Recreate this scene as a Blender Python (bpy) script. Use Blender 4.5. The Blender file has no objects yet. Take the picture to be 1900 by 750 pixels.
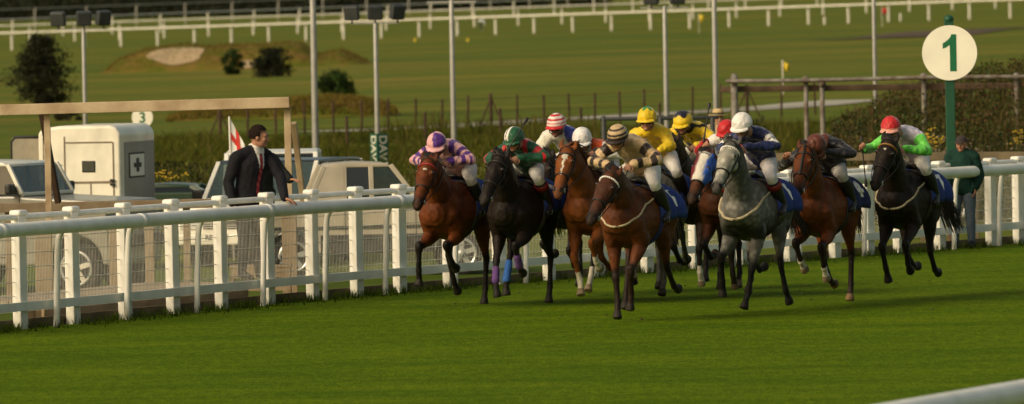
SKYS, SUNS = .15, 1.9
import bpy, bmesh, math, random
import numpy as np
from mathutils import Vector, Matrix, Quaternion, noise as mnoise
from mathutils.bvhtree import BVHTree
R = math.radians
random.seed(7); NR = np.random.RandomState(11)
SC = bpy.context.scene
COL = SC.collection

# ------------------------------------------------------------------ camera
F = 17000.0; CAMH = 3.9
PITCH = math.atan(394 / F); ROLL = R(1.1)
cd = bpy.data.cameras.new('camera'); cam = bpy.data.objects.new('camera', cd); COL.objects.link(cam)
CR = Matrix.Rotation(R(90) - PITCH, 4, 'X') @ Matrix.Rotation(-ROLL, 4, 'Z')
cam.matrix_world = Matrix.Translation((0, 0, CAMH)) @ CR
cd.sensor_width = 36; cd.sensor_fit = 'HORIZONTAL'; cd.lens = 36 * F / 1900
cd.clip_start = 1; cd.clip_end = 20000
cd.dof.use_dof = True; cd.dof.focus_distance = 108; cd.dof.aperture_fstop = 5.6
SC.camera = cam

def ss(a, b, t):
    t = min(1, max(0, (t - a) / (b - a))); return t * t * (3 - 2 * t)
# the fence line: polyline of ground points (track on its right / near side)
FA = Vector((-5.82, 108.3)); FB = Vector((-1.42, 119.0)); FC = Vector((7.25, 135.2))
FDIR = (FC - FA).normalized(); FN = Vector((-FDIR.y, FDIR.x))   # points behind the fence
def behind(x, y):
    return (Vector((x, y)) - FB).dot(FN)
def gz(x, y):
    sd = behind(x, y)
    z = -0.02 - 0.43 * ss(0.3, 2.8, sd)
    z += 0.0157 * x * ss(190, 500, y)
    return z
def ray(px, py):
    d = CR.to_3x3() @ Vector(((px - 950) / F, -(py - 375) / F, -1.0)); return d
def at(px, py, y):
    d = ray(px, py); return Vector((0, 0, CAMH)) + d * (y / d.y)
def on(px, py, z=None):
    d = ray(px, py); o = Vector((0, 0, CAMH))
    if z is not None: return o + d * ((z - CAMH) / d.z)
    y = 60.0
    while y < 6000:
        p = o + d * (y / d.y)
        if p.z <= gz(p.x, p.y): return p
        y += 0.25 if y < 400 else 1.0
    return p
def onz(x, y): return Vector((x, y, gz(x, y)))

# ------------------------------------------------------------------ tagging
def tag(o, label=None, cat=None, group=None, kind=None):
    if label: o['label'] = label
    if cat: o['category'] = cat
    if group: o['group'] = group
    if kind: o['kind'] = kind
    return o
def empty(name, loc, rz=0, label=None, cat=None, group=None):
    o = bpy.data.objects.new(name, None); COL.objects.link(o); o.empty_display_size = 0.2
    o.location = loc; o.rotation_euler = (0, 0, rz); return tag(o, label, cat, group)
def link(name, me, mat=None, parent=None, smooth=False):
    o = bpy.data.objects.new(name, me); COL.objects.link(o)
    if mat is not None: me.materials.append(mat)
    if parent is not None: o.parent = parent
    if smooth:
        me.polygons.foreach_set('use_smooth', [True] * len(me.polygons))
    return o

# ------------------------------------------------------------------ materials
def nodes(name):
    m = bpy.data.materials.new(name); m.use_nodes = True
    nt = m.node_tree; return m, nt, nt.nodes['Principled BSDF']
def N(nt, t, **kw):
    n = nt.nodes.new(t)
    for k, v in kw.items(): setattr(n, k, v)
    return n
def mat(name, rgb, rough=0.6, metal=0.0, var=0.15, scale=6.0, bump=0.0, bscale=40.0, spec=0.4, dirt=None, tint=None, trans=0.0, coat=0.0, gen=False):
    """plain painted / natural surface with noise in its colour, and bump"""
    m, nt, b = nodes(name)
    tc = N(nt, 'ShaderNodeTexCoord')
    nz = N(nt, 'ShaderNodeTexNoise'); nz.inputs['Scale'].default_value = scale; nz.inputs['Detail'].default_value = 6
    nt.links.new(tc.outputs['Object'], nz.inputs['Vector'])
    cr = N(nt, 'ShaderNodeValToRGB')
    lo = [c * (1 - var) for c in rgb]; hi = [min(1, c * (1 + var)) for c in rgb]
    if dirt: lo = list(dirt)
    if tint: hi = list(tint)
    cr.color_ramp.elements[0].position = 0.3; cr.color_ramp.elements[0].color = (*lo, 1)
    cr.color_ramp.elements[1].position = 0.62; cr.color_ramp.elements[1].color = (*hi, 1)
    nt.links.new(nz.outputs['Fac'], cr.inputs['Fac']); nt.links.new(cr.outputs['Color'], b.inputs['Base Color'])
    b.inputs['Roughness'].default_value = rough; b.inputs['Metallic'].default_value = metal
    b.inputs['Specular IOR Level'].default_value = spec
    if trans: b.inputs['Transmission Weight'].default_value = trans
    if coat: b.inputs['Coat Weight'].default_value = coat
    if bump:
        n2 = N(nt, 'ShaderNodeTexNoise'); n2.inputs['Scale'].default_value = bscale; n2.inputs['Detail'].default_value = 4
        nt.links.new(tc.outputs['Object'], n2.inputs['Vector'])
        bp = N(nt, 'ShaderNodeBump'); bp.inputs['Strength'].default_value = bump; bp.inputs['Distance'].default_value = 0.02
        nt.links.new(n2.outputs['Fac'], bp.inputs['Height']); nt.links.new(bp.outputs['Normal'], b.inputs['Normal'])
    return m
def vmat(name, rough=0.6, var=0.2, scale=8.0, bump=0.3, bscale=30.0, spec=0.3, sheen=0.0, bdist=0.02, dapple=0.0, detail=4, trl=0.0):
    """takes its base colour from the mesh's colour attribute, broken up by noise"""
    m, nt, b = nodes(name)
    tc = N(nt, 'ShaderNodeTexCoord'); at_ = N(nt, 'ShaderNodeVertexColor'); at_.layer_name = 'Col'
    nz = N(nt, 'ShaderNodeTexNoise'); nz.inputs['Scale'].default_value = scale; nz.inputs['Detail'].default_value = 5
    nt.links.new(tc.outputs['Object'], nz.inputs['Vector'])
    mr = N(nt, 'ShaderNodeMapRange'); mr.inputs[1].default_value = 0.25; mr.inputs[2].default_value = 0.75
    mr.inputs[3].default_value = 1 - var; mr.inputs[4].default_value = 1 + var
    nt.links.new(nz.outputs['Fac'], mr.inputs[0])
    mx = N(nt, 'ShaderNodeVectorMath', operation='SCALE')
    nt.links.new(at_.outputs['Color'], mx.inputs[0]); nt.links.new(mr.outputs[0], mx.inputs['Scale'])
    last = mx.outputs[0]
    if dapple:
        vo = N(nt, 'ShaderNodeTexVoronoi'); vo.inputs['Scale'].default_value = 13
        nt.links.new(tc.outputs['Object'], vo.inputs['Vector'])
        m2 = N(nt, 'ShaderNodeMapRange'); m2.inputs[1].default_value = 0.1; m2.inputs[2].default_value = 0.6
        m2.inputs[3].default_value = 1 + dapple; m2.inputs[4].default_value = 1 - dapple
        nt.links.new(vo.outputs['Distance'], m2.inputs[0])
        mx2 = N(nt, 'ShaderNodeVectorMath', operation='SCALE')
        nt.links.new(last, mx2.inputs[0]); nt.links.new(m2.outputs[0], mx2.inputs['Scale']); last = mx2.outputs[0]
    nt.links.new(last, b.inputs['Base Color'])
    b.inputs['Roughness'].default_value = rough; b.inputs['Specular IOR Level'].default_value = spec
    if sheen: b.inputs['Sheen Weight'].default_value = sheen; b.inputs['Sheen Roughness'].default_value = 0.4
    if bump:
        n2 = N(nt, 'ShaderNodeTexNoise'); n2.inputs['Scale'].default_value = bscale; n2.inputs['Detail'].default_value = detail
        nt.links.new(tc.outputs['Object'], n2.inputs['Vector'])
        bp = N(nt, 'ShaderNodeBump'); bp.inputs['Strength'].default_value = bump; bp.inputs['Distance'].default_value = bdist
        nt.links.new(n2.outputs['Fac'], bp.inputs['Height']); nt.links.new(bp.outputs['Normal'], b.inputs['Normal'])
    if trl:
        t = N(nt, 'ShaderNodeBsdfTranslucent'); nt.links.new(last, t.inputs['Color'])
        ms = N(nt, 'ShaderNodeMixShader'); ms.inputs[0].default_value = trl
        out = nt.nodes['Material Output']
        nt.links.new(b.outputs[0], ms.inputs[1]); nt.links.new(t.outputs[0], ms.inputs[2]); nt.links.new(ms.outputs[0], out.inputs['Surface'])
    return m
M = {}
M['coat'] = vmat('horse_coat', rough=0.58, var=0.5, scale=5.0, bump=0.6, bscale=8, spec=0.17, bdist=0.05, detail=7)
M['coat_grey'] = vmat('dapple_grey_coat', rough=0.6, var=0.4, scale=4.5, bump=0.45, bscale=7, spec=0.15, bdist=0.05, dapple=0.34, detail=7)
M['hair'] = mat('dark_horse_hair', (0.012, 0.010, 0.008), 0.55, bump=0.4, bscale=80)
M['hair_brown'] = mat('chestnut_horse_hair', (0.09, 0.03, 0.01), 0.55, bump=0.4, bscale=80)
M['hair_grey'] = mat('grey_horse_hair', (0.30, 0.29, 0.25), 0.6, bump=0.4, bscale=80)
M['leather'] = mat('black_leather', (0.014, 0.012, 0.011), 0.45, var=0.3)
M['leather_brown'] = mat('brown_leather', (0.10, 0.03, 0.015), 0.45, var=0.3)
M['silk'] = vmat('racing_silk', rough=0.5, var=0.10, scale=9, bump=0.9, bscale=8, spec=0.35, sheen=0.2, bdist=0.05, detail=2)
M['cloth'] = vmat('woven_cloth', rough=0.85, var=0.14, scale=9, bump=0.8, bscale=9, spec=0.15, bdist=0.04, detail=2)
M['skin'] = vmat('skin', rough=0.55, var=0.1, scale=20, bump=0.1, bscale=60, spec=0.35)
M['boot'] = mat('boot_leather', (0.012, 0.011, 0.012), 0.5, var=0.3, bump=0.2, bscale=20)
M['goggle'] = mat('dark_goggle', (0.012, 0.010, 0.010), 0.15, var=0.2)
M['fleece'] = mat('cream_sheepskin', (0.62, 0.54, 0.38), 0.95, var=0.2, scale=30, bump=1.0, bscale=90)
M['strap'] = mat('cream_strap', (0.42, 0.35, 0.22), 0.8, var=0.2, scale=20, bump=0.4)
M['metal'] = mat('bright_steel', (0.6, 0.6, 0.58), 0.25, metal=1.0, var=0.1)
M['eye'] = mat('horse_eye', (0.008, 0.005, 0.004), 0.08, var=0.1, spec=0.6)
M['whip'] = mat('whip_black', (0.01, 0.009, 0.009), 0.5)
M['white_vinyl'] = mat('white_number_vinyl', (0.75, 0.74, 0.70), 0.6, var=0.06)
M['bluecloth'] = mat('blue_saddle_cloth', (0.015, 0.036, 0.19), 0.8, var=0.22, scale=10, bump=0.5, bscale=18)
M['navycloth'] = mat('navy_saddle_cloth', (0.012, 0.02, 0.09), 0.8, var=0.22, scale=10, bump=0.5, bscale=18)

# ------------------------------------------------------------------ geometry accumulator
class Acc:
    def __init__(s): s.v = []; s.f = []; s.smp = []
    def tube(s, pts, rad, lat=(0, 1, 0), n=14, label='', cap=True, rec=True):
        pts = [Vector(p) for p in pts]; lat = Vector(lat)
        rad = rad if hasattr(rad, '__len__') else [rad] * len(pts)
        rad = [(r, r) if not hasattr(r, '__len__') else r for r in rad]
        m = len(pts); rings = []
        def frame(i):
            d = (pts[min(i + 1, m - 1)] - pts[max(i - 1, 0)]).normalized()
            a = lat - d * lat.dot(d)
            if a.length < 1e-3: a = Vector((1, 0, 0)) - d * d.x
            if a.length < 1e-3: a = Vector((0, 0, 1)) - d * d.z
            a.normalize(); return d, a, d.cross(a)
        def ring(c, a, b, ra, rb):
            i0 = len(s.v)
            for k in range(n):
                t = 2 * math.pi * k / n; s.v.append(c + a * (ra * math.cos(t)) + b * (rb * math.sin(t)))
            rings.append(i0)
        d0, a0, b0 = frame(0)
        if cap:
            rr = min(rad[0])
            for q in (0.92, 0.6): ring(pts[0] - d0 * rr * q, a0, b0, rad[0][0] * math.sqrt(1 - q * q), rad[0][1] * math.sqrt(1 - q * q))
        for i in range(m):
            d, a, b = frame(i); ring(pts[i], a, b, *rad[i])
        d1, a1, b1 = frame(m - 1)
        if cap:
            rr = min(rad[-1])
            for q in (0.6, 0.92): ring(pts[-1] + d1 * rr * q, a1, b1, rad[-1][0] * math.sqrt(1 - q * q), rad[-1][1] * math.sqrt(1 - q * q))
        for r0, r1 in zip(rings, rings[1:]):
            for k in range(n):
                k2 = (k + 1) % n; s.f.append((r0 + k, r0 + k2, r1 + k2, r1 + k))
        s.f.append(tuple(rings[0] + k for k in reversed(range(n)))); s.f.append(tuple(rings[-1] + k for k in range(n)))
        if rec:
            for i in range(m - 1):
                for q in range(6):
                    u = q / 6; p = pts[i].lerp(pts[i + 1], u)
                    r = min(rad[i]) * (1 - u) + min(rad[i + 1]) * u
                    s.smp.append((p, r, label, (i + u) / (m - 1)))
            s.smp.append((pts[-1], min(rad[-1]), label, 1.0))
        return s
    def ball(s, c, r, axes=None, n=14, m=9, label='', rec=True):
        c = Vector(c); r = (r, r, r) if not hasattr(r, '__len__') else r
        A = axes or (Vector((1, 0, 0)), Vector((0, 1, 0)), Vector((0, 0, 1)))
        i0 = len(s.v); s.v.append(c + A[2] * r[2])
        for j in range(1, m):
            ph = math.pi * j / m
            for k in range(n):
                t = 2 * math.pi * k / n
                s.v.append(c + A[0] * (r[0] * math.sin(ph) * math.cos(t)) + A[1] * (r[1] * math.sin(ph) * math.sin(t)) + A[2] * (r[2] * math.cos(ph)))
        s.v.append(c - A[2] * r[2]); e = len(s.v) - 1
        for k in range(n):
            k2 = (k + 1) % n
            s.f.append((i0, i0 + 1 + k, i0 + 1 + k2))
            for j in range(m - 2):
                a = i0 + 1 + j * n
                s.f.append((a + k, a + n + k, a + n + k2, a + k2))
            a = i0 + 1 + (m - 2) * n; s.f.append((a + k2, a + k, e))
        if rec: s.smp.append((c, min(r), label, 0.5))
        return s
    def box(s, c, size, rot=None):
        c = Vector(c); h = [q / 2 for q in size]; i0 = len(s.v)
        for x in (-1, 1):
            for y in (-1, 1):
                for z in (-1, 1):
                    p = Vector((x * h[0], y * h[1], z * h[2]))
                    if rot is not None: p = rot @ p
                    s.v.append(c + p)
        for q in ((0, 1, 3, 2), (4, 6, 7, 5), (0, 4, 5, 1), (2, 3, 7, 6), (0, 2, 6, 4), (1, 5, 7, 3)): s.f.append(tuple(i0 + k for k in q))
        return s
    def bar(s, p, q, w, h=None, up=(0, 0, 1)):
        """a rectangular bar from p to q; w sideways, h along up"""
        p = Vector(p); q = Vector(q); d = q - p; L = d.length; d.normalize(); up = Vector(up)
        a = d.cross(up)
        if a.length < 1e-4: a = d.cross(Vector((0, 1, 0)))
        a.normalize(); b = a.cross(d)
        rot = Matrix((d, a, b)).transposed()
        return s.box((p + q) / 2, (L, w, h if h else w), rot)
    def quad(s, *p):
        i = len(s.v); s.v += [Vector(q) for q in p]; s.f.append(tuple(range(i, i + len(p)))); return s
    def prism(s, poly, y0, y1):
        """polygon in x,z extruded along y"""
        i = len(s.v); n = len(poly)
        for y in (y0, y1):
            for x, z in poly: s.v.append(Vector((x, y, z)))
        s.f.append(tuple(i + k for k in range(n))); s.f.append(tuple(i + n + k for k in reversed(range(n))))
        for k in range(n):
            k2 = (k + 1) % n; s.f.append((i + k, i + n + k, i + n + k2, i + k2))
        return s
    def mesh(s, name='m'):
        me = bpy.data.meshes.new(name); me.from_pydata([tuple(v) for v in s.v], [], s.f); me.update(); return me
    def build(s, name, m, parent=None, smooth=False, bevel=0.0, seg=2):
        me = s.mesh(name)
        bm = bmesh.new(); bm.from_mesh(me)
        bmesh.ops.recalc_face_normals(bm, faces=bm.faces)
        if bevel: bmesh.ops.bevel(bm, geom=bm.edges[:] , offset=bevel, segments=seg, affect='EDGES', profile=0.5, clamp_overlap=True)
        bm.to_mesh(me); bm.free()
        return link(name, me, m, parent, smooth)

def remesh(acc, voxel, smooth=4, fac=0.5):
    me = acc.mesh('tmp'); o = bpy.data.objects.new('tmp', me); COL.objects.link(o)
    r = o.modifiers.new('r', 'REMESH'); r.mode = 'VOXEL'; r.voxel_size = voxel
    if smooth:
        k = o.modifiers.new('s', 'SMOOTH'); k.factor = fac; k.iterations = smooth
    dg = bpy.context.evaluated_depsgraph_get(); dg.update()
    out = bpy.data.meshes.new_from_object(o.evaluated_get(dg))
    bpy.data.objects.remove(o); bpy.data.meshes.remove(me)
    return out
def coords(me):
    a = np.empty(len(me.vertices) * 3, np.float32); me.vertices.foreach_get('co', a); return a.reshape(-1, 3)
def labels(me, smp):
    co = coords(me); sp = np.array([tuple(q[0]) for q in smp], np.float32); sr = np.array([q[1] for q in smp], np.float32)
    out = np.empty(len(co), np.int32)
    for i in range(0, len(co), 4000):
        d = np.sqrt(((co[i:i + 4000, None, :] - sp[None]) ** 2).sum(-1)) - sr[None]; out[i:i + 4000] = d.argmin(1)
    return co, out
def paint(me, cols):
    a = me.color_attributes.new('Col', 'FLOAT_COLOR', 'POINT')
    c = np.ones((len(me.vertices), 4), np.float32); c[:, :3] = np.array(cols, np.float32)[:, :3]
    a.data.foreach_set('color', c.ravel())
def paint_all(me, rgb): paint(me, np.tile(np.array(rgb, np.float32), (len(me.vertices), 1)))
def lerp3(a, b, t): return tuple(x * (1 - t) + y * t for x, y in zip(a, b))
def catmull(pts, n=8):
    pts = [Vector(p) for p in pts]; P = [pts[0] * 2 - pts[1]] + pts + [pts[-1] * 2 - pts[-2]]; out = []
    for i in range(1, len(P) - 2):
        for k in range(n):
            t = k / n; p0, p1, p2, p3 = P[i - 1:i + 3]
            out.append(0.5 * ((2 * p1) + (p2 - p0) * t + (2 * p0 - 5 * p1 + 4 * p2 - p3) * t * t + (3 * p1 - p0 - 3 * p2 + p3) * t ** 3))
    out.append(pts[-1]); return out
def text_mesh(txt, size=1.0, extrude=0.0, bold=0.0):
    cu = bpy.data.curves.new('t', 'FONT'); cu.body = txt; cu.size = size; cu.align_x = 'CENTER'; cu.align_y = 'CENTER'; cu.extrude = extrude; cu.offset = bold
    o = bpy.data.objects.new('t', cu); COL.objects.link(o)
    dg = bpy.context.evaluated_depsgraph_get(); dg.update()
    me = bpy.data.meshes.new_from_object(o.evaluated_get(dg)); bpy.data.objects.remove(o); bpy.data.curves.remove(cu); return me
# ------------------------------------------------------------------ horses
TRUNK = [(-.80, 1.33, .12, .10), (-.74, 1.315, .205, .19), (-.62, 1.305, .265, .25), (-.44, 1.31, .285, .285), (-.20, 1.325, .245, .255), (.02, 1.29, .275, .27),
         (.22, 1.265, .315, .275), (.40, 1.27, .335, .25), (.56, 1.275, .30, .225), (.70, 1.26, .235, .205), (.79, 1.245, .15, .15)]
TRUNK = [(x, z - .012 - .03 * ss(-.75, -.3, x), h * 1.04 + .03 * ss(-.75, -.3, x), w * 1.16) for x, z, h, w in TRUNK]
def trunk_at(x):
    for a, b in zip(TRUNK, TRUNK[1:]):
        if a[0] <= x <= b[0]:
            t = (x - a[0]) / (b[0] - a[0]); return [p + (q - p) * t for p, q in zip(a, b)]
    return TRUNK[0] if x < TRUNK[0][0] else TRUNK[-1]
def flank(x, z, off=0.0):
    _, zc, hh, hw = trunk_at(x); q = max(0.0, 1 - ((z - zc) / (hh + .01)) ** 2); return hw * math.sqrt(q) + off
FLEN = (.41, .285, .118, .085); HLEN = (.43, .37, .118, .085)
def chain(p, angs, lens, splay):
    pts = [Vector(p)]
    for a, L in zip(angs, lens):
        pts.append(pts[-1] + Vector((math.sin(R(a)) * L, splay * L, -math.cos(R(a)) * L)))
    return pts
def horse(S):
    """S: loc, rz, lift, pitch, coat, points, poll, muzzle, legs {FR, FL, HR, HL}, marks, tack"""
    A = Acc()
    A.tube([(x, 0, z) for x, z, h, w in TRUNK], [(w, h) for x, z, h, w in TRUNK], n=22, label='trunk')
    A.tube([(.16, 0, 1.50), (.36, 0, 1.575), (.52, 0, 1.56), (.66, 0, 1.50)], [(.05, .05), (.055, .06), (.07, .07), (.09, .08)], label='trunk')
    A.tube([(-.62, 0, 1.48), (-.44, 0, 1.535), (-.2, 0, 1.50)], [(.07, .05), (.08, .06), (.07, .05)], label='trunk')
    poll = Vector(S['poll']); muz = Vector(S['muzzle'])
    lx = poll - Vector((.60, 0, 1.36)); side = Vector((-poll.y, poll.x, 0))
    nb = [Vector((.44, 0, 1.33)), Vector((.66, 0, 1.40))]
    ud = (muz - poll).normalized()
    mid = nb[1].lerp(poll, .5) + Vector((-.02, 0, .035)); q3 = nb[1].lerp(poll, .82) + Vector((-.005, 0, .045))
    neck = catmull([nb[0], nb[1], mid, q3, poll + ud * .03 + Vector((0, 0, -.01))], 4)
    nr = [(.18, .28), (.17, .26), (.128, .20), (.105, .155), (.092, .12)]
    rr = []
    for i in range(len(neck)):
        t = i / (len(neck) - 1) * 4; k = min(3, int(t)); u = t - k
        rr.append(tuple(nr[k][j] * (1 - u) + nr[k + 1][j] * u for j in (0, 1)))
    A.tube(neck, rr, n=16, label='neck')
    # head frame
    yaw = R(S.get('hyaw', 11)); latv = Vector((-math.sin(yaw), math.cos(yaw), 0)); latv = (latv - ud * latv.dot(ud)).normalized()
    upv = ud.cross(latv) * -1
    if upv.dot(Vector((1, 0, .6))) < 0: upv = -upv      # dorsal side (front of the face)
    HL = .66; HK = 1.16
    def hp(u, d=0, w=0): return poll + ud * (HL * u) + upv * (d * HK) + latv * (w * HK)
    def hs(*q): return [tuple(HK * v for v in r) for r in q]
    A.tube([hp(-.06, -.035), hp(.10, -.025), hp(.28, -.035), hp(.45, -.02), (hp(.62, -.006)), hp(.78, 0), hp(.92, -.002), hp(1.0, -.012)],
           hs((.06, .06), (.094, .10), (.098, .125), (.082, .098), (.064, .075), (.056, .062), (.060, .064), (.048, .048)), lat=latv, n=16, label='head')
    for w in (-1, 1):
        A.ball(hp(.30, -.085, w * .045), (.08, .08, .08), label='head')
        A.ball(hp(.27, .045, w * .068), .040, label='head', n=10, m=7)      # brow over the eye
        A.tube([hp(.30, .02, w * .085), hp(.46, .005, w * .072), hp(.60, .0, w * .055)], [.016, .014, .010], n=8, label='head')      # cheek ridge
        A.ball(hp(.95, .012, w * .036), .035, label='head', n=10, m=7)      # nostril flare
        A.tube([hp(.0, .0, w * .05), hp(-.09, .03, w * .075), hp(-.17, .045, w * .078), hp(-.25, .045, w * .066)], [(.022, .02), (.034, .018), (.028, .015), (.010, .009)], lat=latv, n=10, label='ear')
    A.tube([hp(.86, -.05), hp(.98, -.066)], [(.036, .026), (.032, .022)], lat=latv, n=10, label='head')   # lower lip
    # legs
    feet = {}
    for k, ang in S['legs'].items():
        s = 1 if k[1] == 'L' else -1; off = Vector(S.get('off', {}).get(k, (0, 0, 0)))
        sp = s * S.get('splay', {}).get(k, -.03)
        if k[0] == 'F':
            e = Vector((.50, s * .168, .925)) + off
            A.tube([(.50, s * .145, 1.42), (.70, s * .15, 1.17), e], [(.08, .17), (.112, .135), (.095, .125)], label='trunk')
            A.ball((.735, s * .115, 1.16), (.10, .115, .135), label='trunk')
            p = chain(e, ang, FLEN, sp)
            A.tube([p[0] + (p[0] - p[1]) * .15, p[0].lerp(p[1], .3), p[0].lerp(p[1], .7), p[0].lerp(p[1], .9)], [(.088, .118), (.080, .098), (.050, .060), (.044, .049)], label='fore' + k)
            d = (p[2] - p[1]).normalized()
            A.tube([p[1] - d * .05, p[1], p[1] + d * .05], [(.043, .046), (.050, .054), (.042, .045)], label='knee' + k)
        else:
            st = Vector((-.36, s * .155, .995)) + off
            A.tube([(-.58, s * .13, 1.40), (-.54, s * .15, 1.20), st.lerp(Vector((-.50, s * .15, 1.0)), .35)], [(.12, .21), (.125, .225), (.105, .17)], label='trunk')
            A.ball((-.72, s * .10, 1.22), (.11, .10, .17), label='trunk')
            p = chain(st, ang, HLEN, sp)
            A.tube([p[0] + (p[0] - p[1]) * .2, p[0].lerp(p[1], .3), p[0].lerp(p[1], .7), p[0].lerp(p[1], .92)], [(.10, .165), (.085, .12), (.048, .068), (.041, .054)], label='fore' + k)
            A.tube([p[1] + (p[0] - p[1]).normalized() * .06 + Vector((-.03, 0, .02)), p[1] + Vector((-.012, 0, 0)), p[1].lerp(p[2], .15)], [(.030, .036), (.045, .058), (.038, .048)], label='knee' + k)
        A.tube([p[1], p[1].lerp(p[2], .5), p[2]], [(.040, .045), (.032, .038), (.036, .042)], label='cann' + k)
        A.ball(p[2], (.042, .042, .048), label='fetl' + k)
        A.tube([p[2], p[3]], [(.036, .038), (.037, .040)], label='fetl' + k)
        hd = (p[4] - p[3]).normalized()
        A.tube([p[3] - hd * .005, p[3] + hd * .03, p[4] + hd * .0], [(.042, .045), (.050, .056), (.059, .066)], label='hoof' + k, cap=False)
        feet[k] = p
    me = remesh(A, .0125, 5, .5)
    nrm = np.empty(len(me.vertices) * 3, np.float32); me.vertices.foreach_get('normal', nrm); nrm = nrm.reshape(-1, 3); cz = coords(me); sd0 = S.get('seed', 3) * 7.7
    dsp = np.array([(mnoise.noise(Vector((p[0] * 5 + sd0, p[1] * 6, p[2] * 6))) * .010 + mnoise.noise(Vector((p[0] * 13, p[1] * 13 + sd0, p[2] * 9))) * .0045) * (1 if p[2] > .85 and p[0] < .95 else .25) for p in cz], np.float32)
    cz = cz + nrm * dsp[:, None]; me.vertices.foreach_set('co', cz.ravel()); me.update()
    co, lab = labels(me, A.smp)
    C = S['coat']; Pt = S.get('points', C); mk = S.get('marks', {}); hoofc = S.get('hoofc', (.02, .017, .014)); W = (.55, .51, .42)
    cols = np.empty((len(co), 3), np.float32)
    hinv = Matrix((ud, upv, latv))
    for i in range(len(co)):
        _, r, L, t = A.smp[lab[i]]; v = Vector(co[i]); c = C; b = L[:4]; k = L[4:]
        sock = mk.get(k, 0)
        if b in ('trun', 'neck'):
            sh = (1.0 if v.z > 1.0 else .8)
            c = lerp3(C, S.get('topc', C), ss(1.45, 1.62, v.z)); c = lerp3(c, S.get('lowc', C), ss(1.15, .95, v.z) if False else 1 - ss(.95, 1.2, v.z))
        elif b == 'fore': c = lerp3(C, Pt, ss(.55, .95, t) * S.get('ptk', 1))
        elif b in ('knee', 'cann', 'fetl'):
            c = Pt
            if sock and (b == 'fetl' or (b == 'cann' and t > 1 - sock)): c = W
        elif b == 'hoof':
            c = hoofc if not sock else (.22, .17, .11)
            if t < .2: c = W if sock else Pt
        if b in ('head', 'ear'):
            c = S.get('headc', C); h = hinv @ (v - poll); u = h.x / HL; h = Vector((h.x, h.y / HK, h.z / HK))
            c = lerp3(c, S.get('muzc', lerp3(C, (.015, .012, .01), .75)), ss(.72, .95, u))
            if b == 'ear': c = lerp3(C, Pt, .4)
            if h.y > .02:
                for (u0, u1, w0, w1) in mk.get('face', []):
                    if u0 < u < u1:
                        f = (u - u0) / (u1 - u0)
                        if abs(h.z + .004 * math.sin(u * 40)) < w0 + (w1 - w0) * f: c = W
            if .90 < u < .985 and abs(abs(h.z) - .040) < .016 and h.y > -.01 and abs(h.z) > .026: c = (.006, .004, .004)
            if abs(u - .97) < .10 and h.y < -.02 and abs(h.y + .036) < .008: c = (.01, .008, .006)
        cols[i] = c
    paint(me, cols)
    root = empty(S.get('name', 'racehorse'), S['loc'], S['rz'], S['label'], 'horse', 'racehorses galloping in a pack')
    root.location.z += S.get('lift', 0)
    if S.get('pitch'): root.rotation_euler = (0, R(-S['pitch']), S['rz'])
    body = link('body', me, M[S.get('cmat', 'coat')], root, True)
    bv = BVHTree.FromPolygons([tuple(v) for v in co], [tuple(p.vertices) for p in me.polygons])
    def hit(c, d, far=.9, off=.012):
        c = Vector(c); d = Vector(d).normalized(); h = bv.ray_cast(c + d * far, -d)
        return (h[0] + d * off) if h[0] else None
    def ring(acc, c, a, b, f0, f1, r, n=26, far=.5, off=.008, flat=1.0):
        pts = []
        for i in range(n + 1):
            f = R(f0 + (f1 - f0) * i / n); p = hit(c, Vector(a) * math.cos(f) + Vector(b) * math.sin(f), far, off)
            if p is not None: pts.append(p)
        if len(pts) > 2: acc.tube(pts, [(r * flat, r)] * len(pts) if flat != 1 else r, n=8, rec=False)
    # eyes
    for w in (-1, 1):
        e = hit(hp(.27, .02), latv * w + upv * .45, .3, -.011)
        if e is not None: Acc().ball(e, .021, n=12, m=8).build('eye', M['eye'], root, True)
    # mane and tail
    hm = M[S.get('hair', 'hair')]
    mn = Acc(); rs = random.Random(hash(S['label']) % 1000 if False else S.get('seed', 3)); msd = S.get('mside', -1)
    for i in range(110):
        t = .12 + .86 * i / 109; p = neck[min(len(neck) - 1, int(t * (len(neck) - 1)))]
        f = t * (len(neck) - 1); k = min(len(neck) - 2, int(f)); p = neck[k].lerp(neck[k + 1], f - k); w, h = rr[k]
        d = (neck[k + 1] - neck[k]).normalized(); upn = Vector((-d.z, 0, d.x))
        if upn.z < 0: upn = -upn
        top = p + upn * (h * .97); L = rs.uniform(.05, .15); y = msd * rs.uniform(.3, 1.0); fl = max(0, rs.gauss(0, .5)) * .06
        mn.tube([top - upn * .01, top + upn * .02 + Vector((-.02, y * .05, 0)), top + Vector((-.05 - fl, y * (.07 + w * .3), -L * .5 + fl * 1.2)), top + Vector((-.07 - fl * 2 + rs.uniform(-.03, .02), y * (.06 + w * .8), -L + fl * 2.4))], [.013, .013, .010, .003], n=6, rec=False)
    for i in range(8):
        p = hp(.02, .03, rs.uniform(-.03, .03)); mn.tube([p - ud * .03, p + upv * .02 + ud * .04, p + ud * rs.uniform(.08, .13) + upv * .045], [.012, .012, .003], n=6, rec=False)
    mn.build('mane', hm, root, True)
    tl = Acc(); tb = Vector((-.80, 0, 1.45)); lf = S.get('tail', .2)
    for i in range(70):
        a = rs.uniform(-1, 1); b_ = rs.uniform(-1, 1); L = rs.uniform(.7, 1.05)
        tl.tube(catmull([tb + Vector((.04, a * .02, b_ * .02)), tb + Vector((-.13, a * .04, .01 + b_ * .03 + lf * .2)), tb + Vector((-.30 - lf * .2, a * .07 + S.get('tsw', 0) * .3, -.18 + lf * .35 + b_ * .06)), tb + Vector((-.42 - lf * .5 + rs.uniform(-.06, .06), a * .12 + S.get('tsw', 0), -.70 * L + lf * .55 + b_ * .05))], 3),
                [.016, .018, .018, .017, .015, .013, .010, .008, .006, .003], n=5, rec=False)
    tl.build('tail', hm, root, True)
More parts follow.
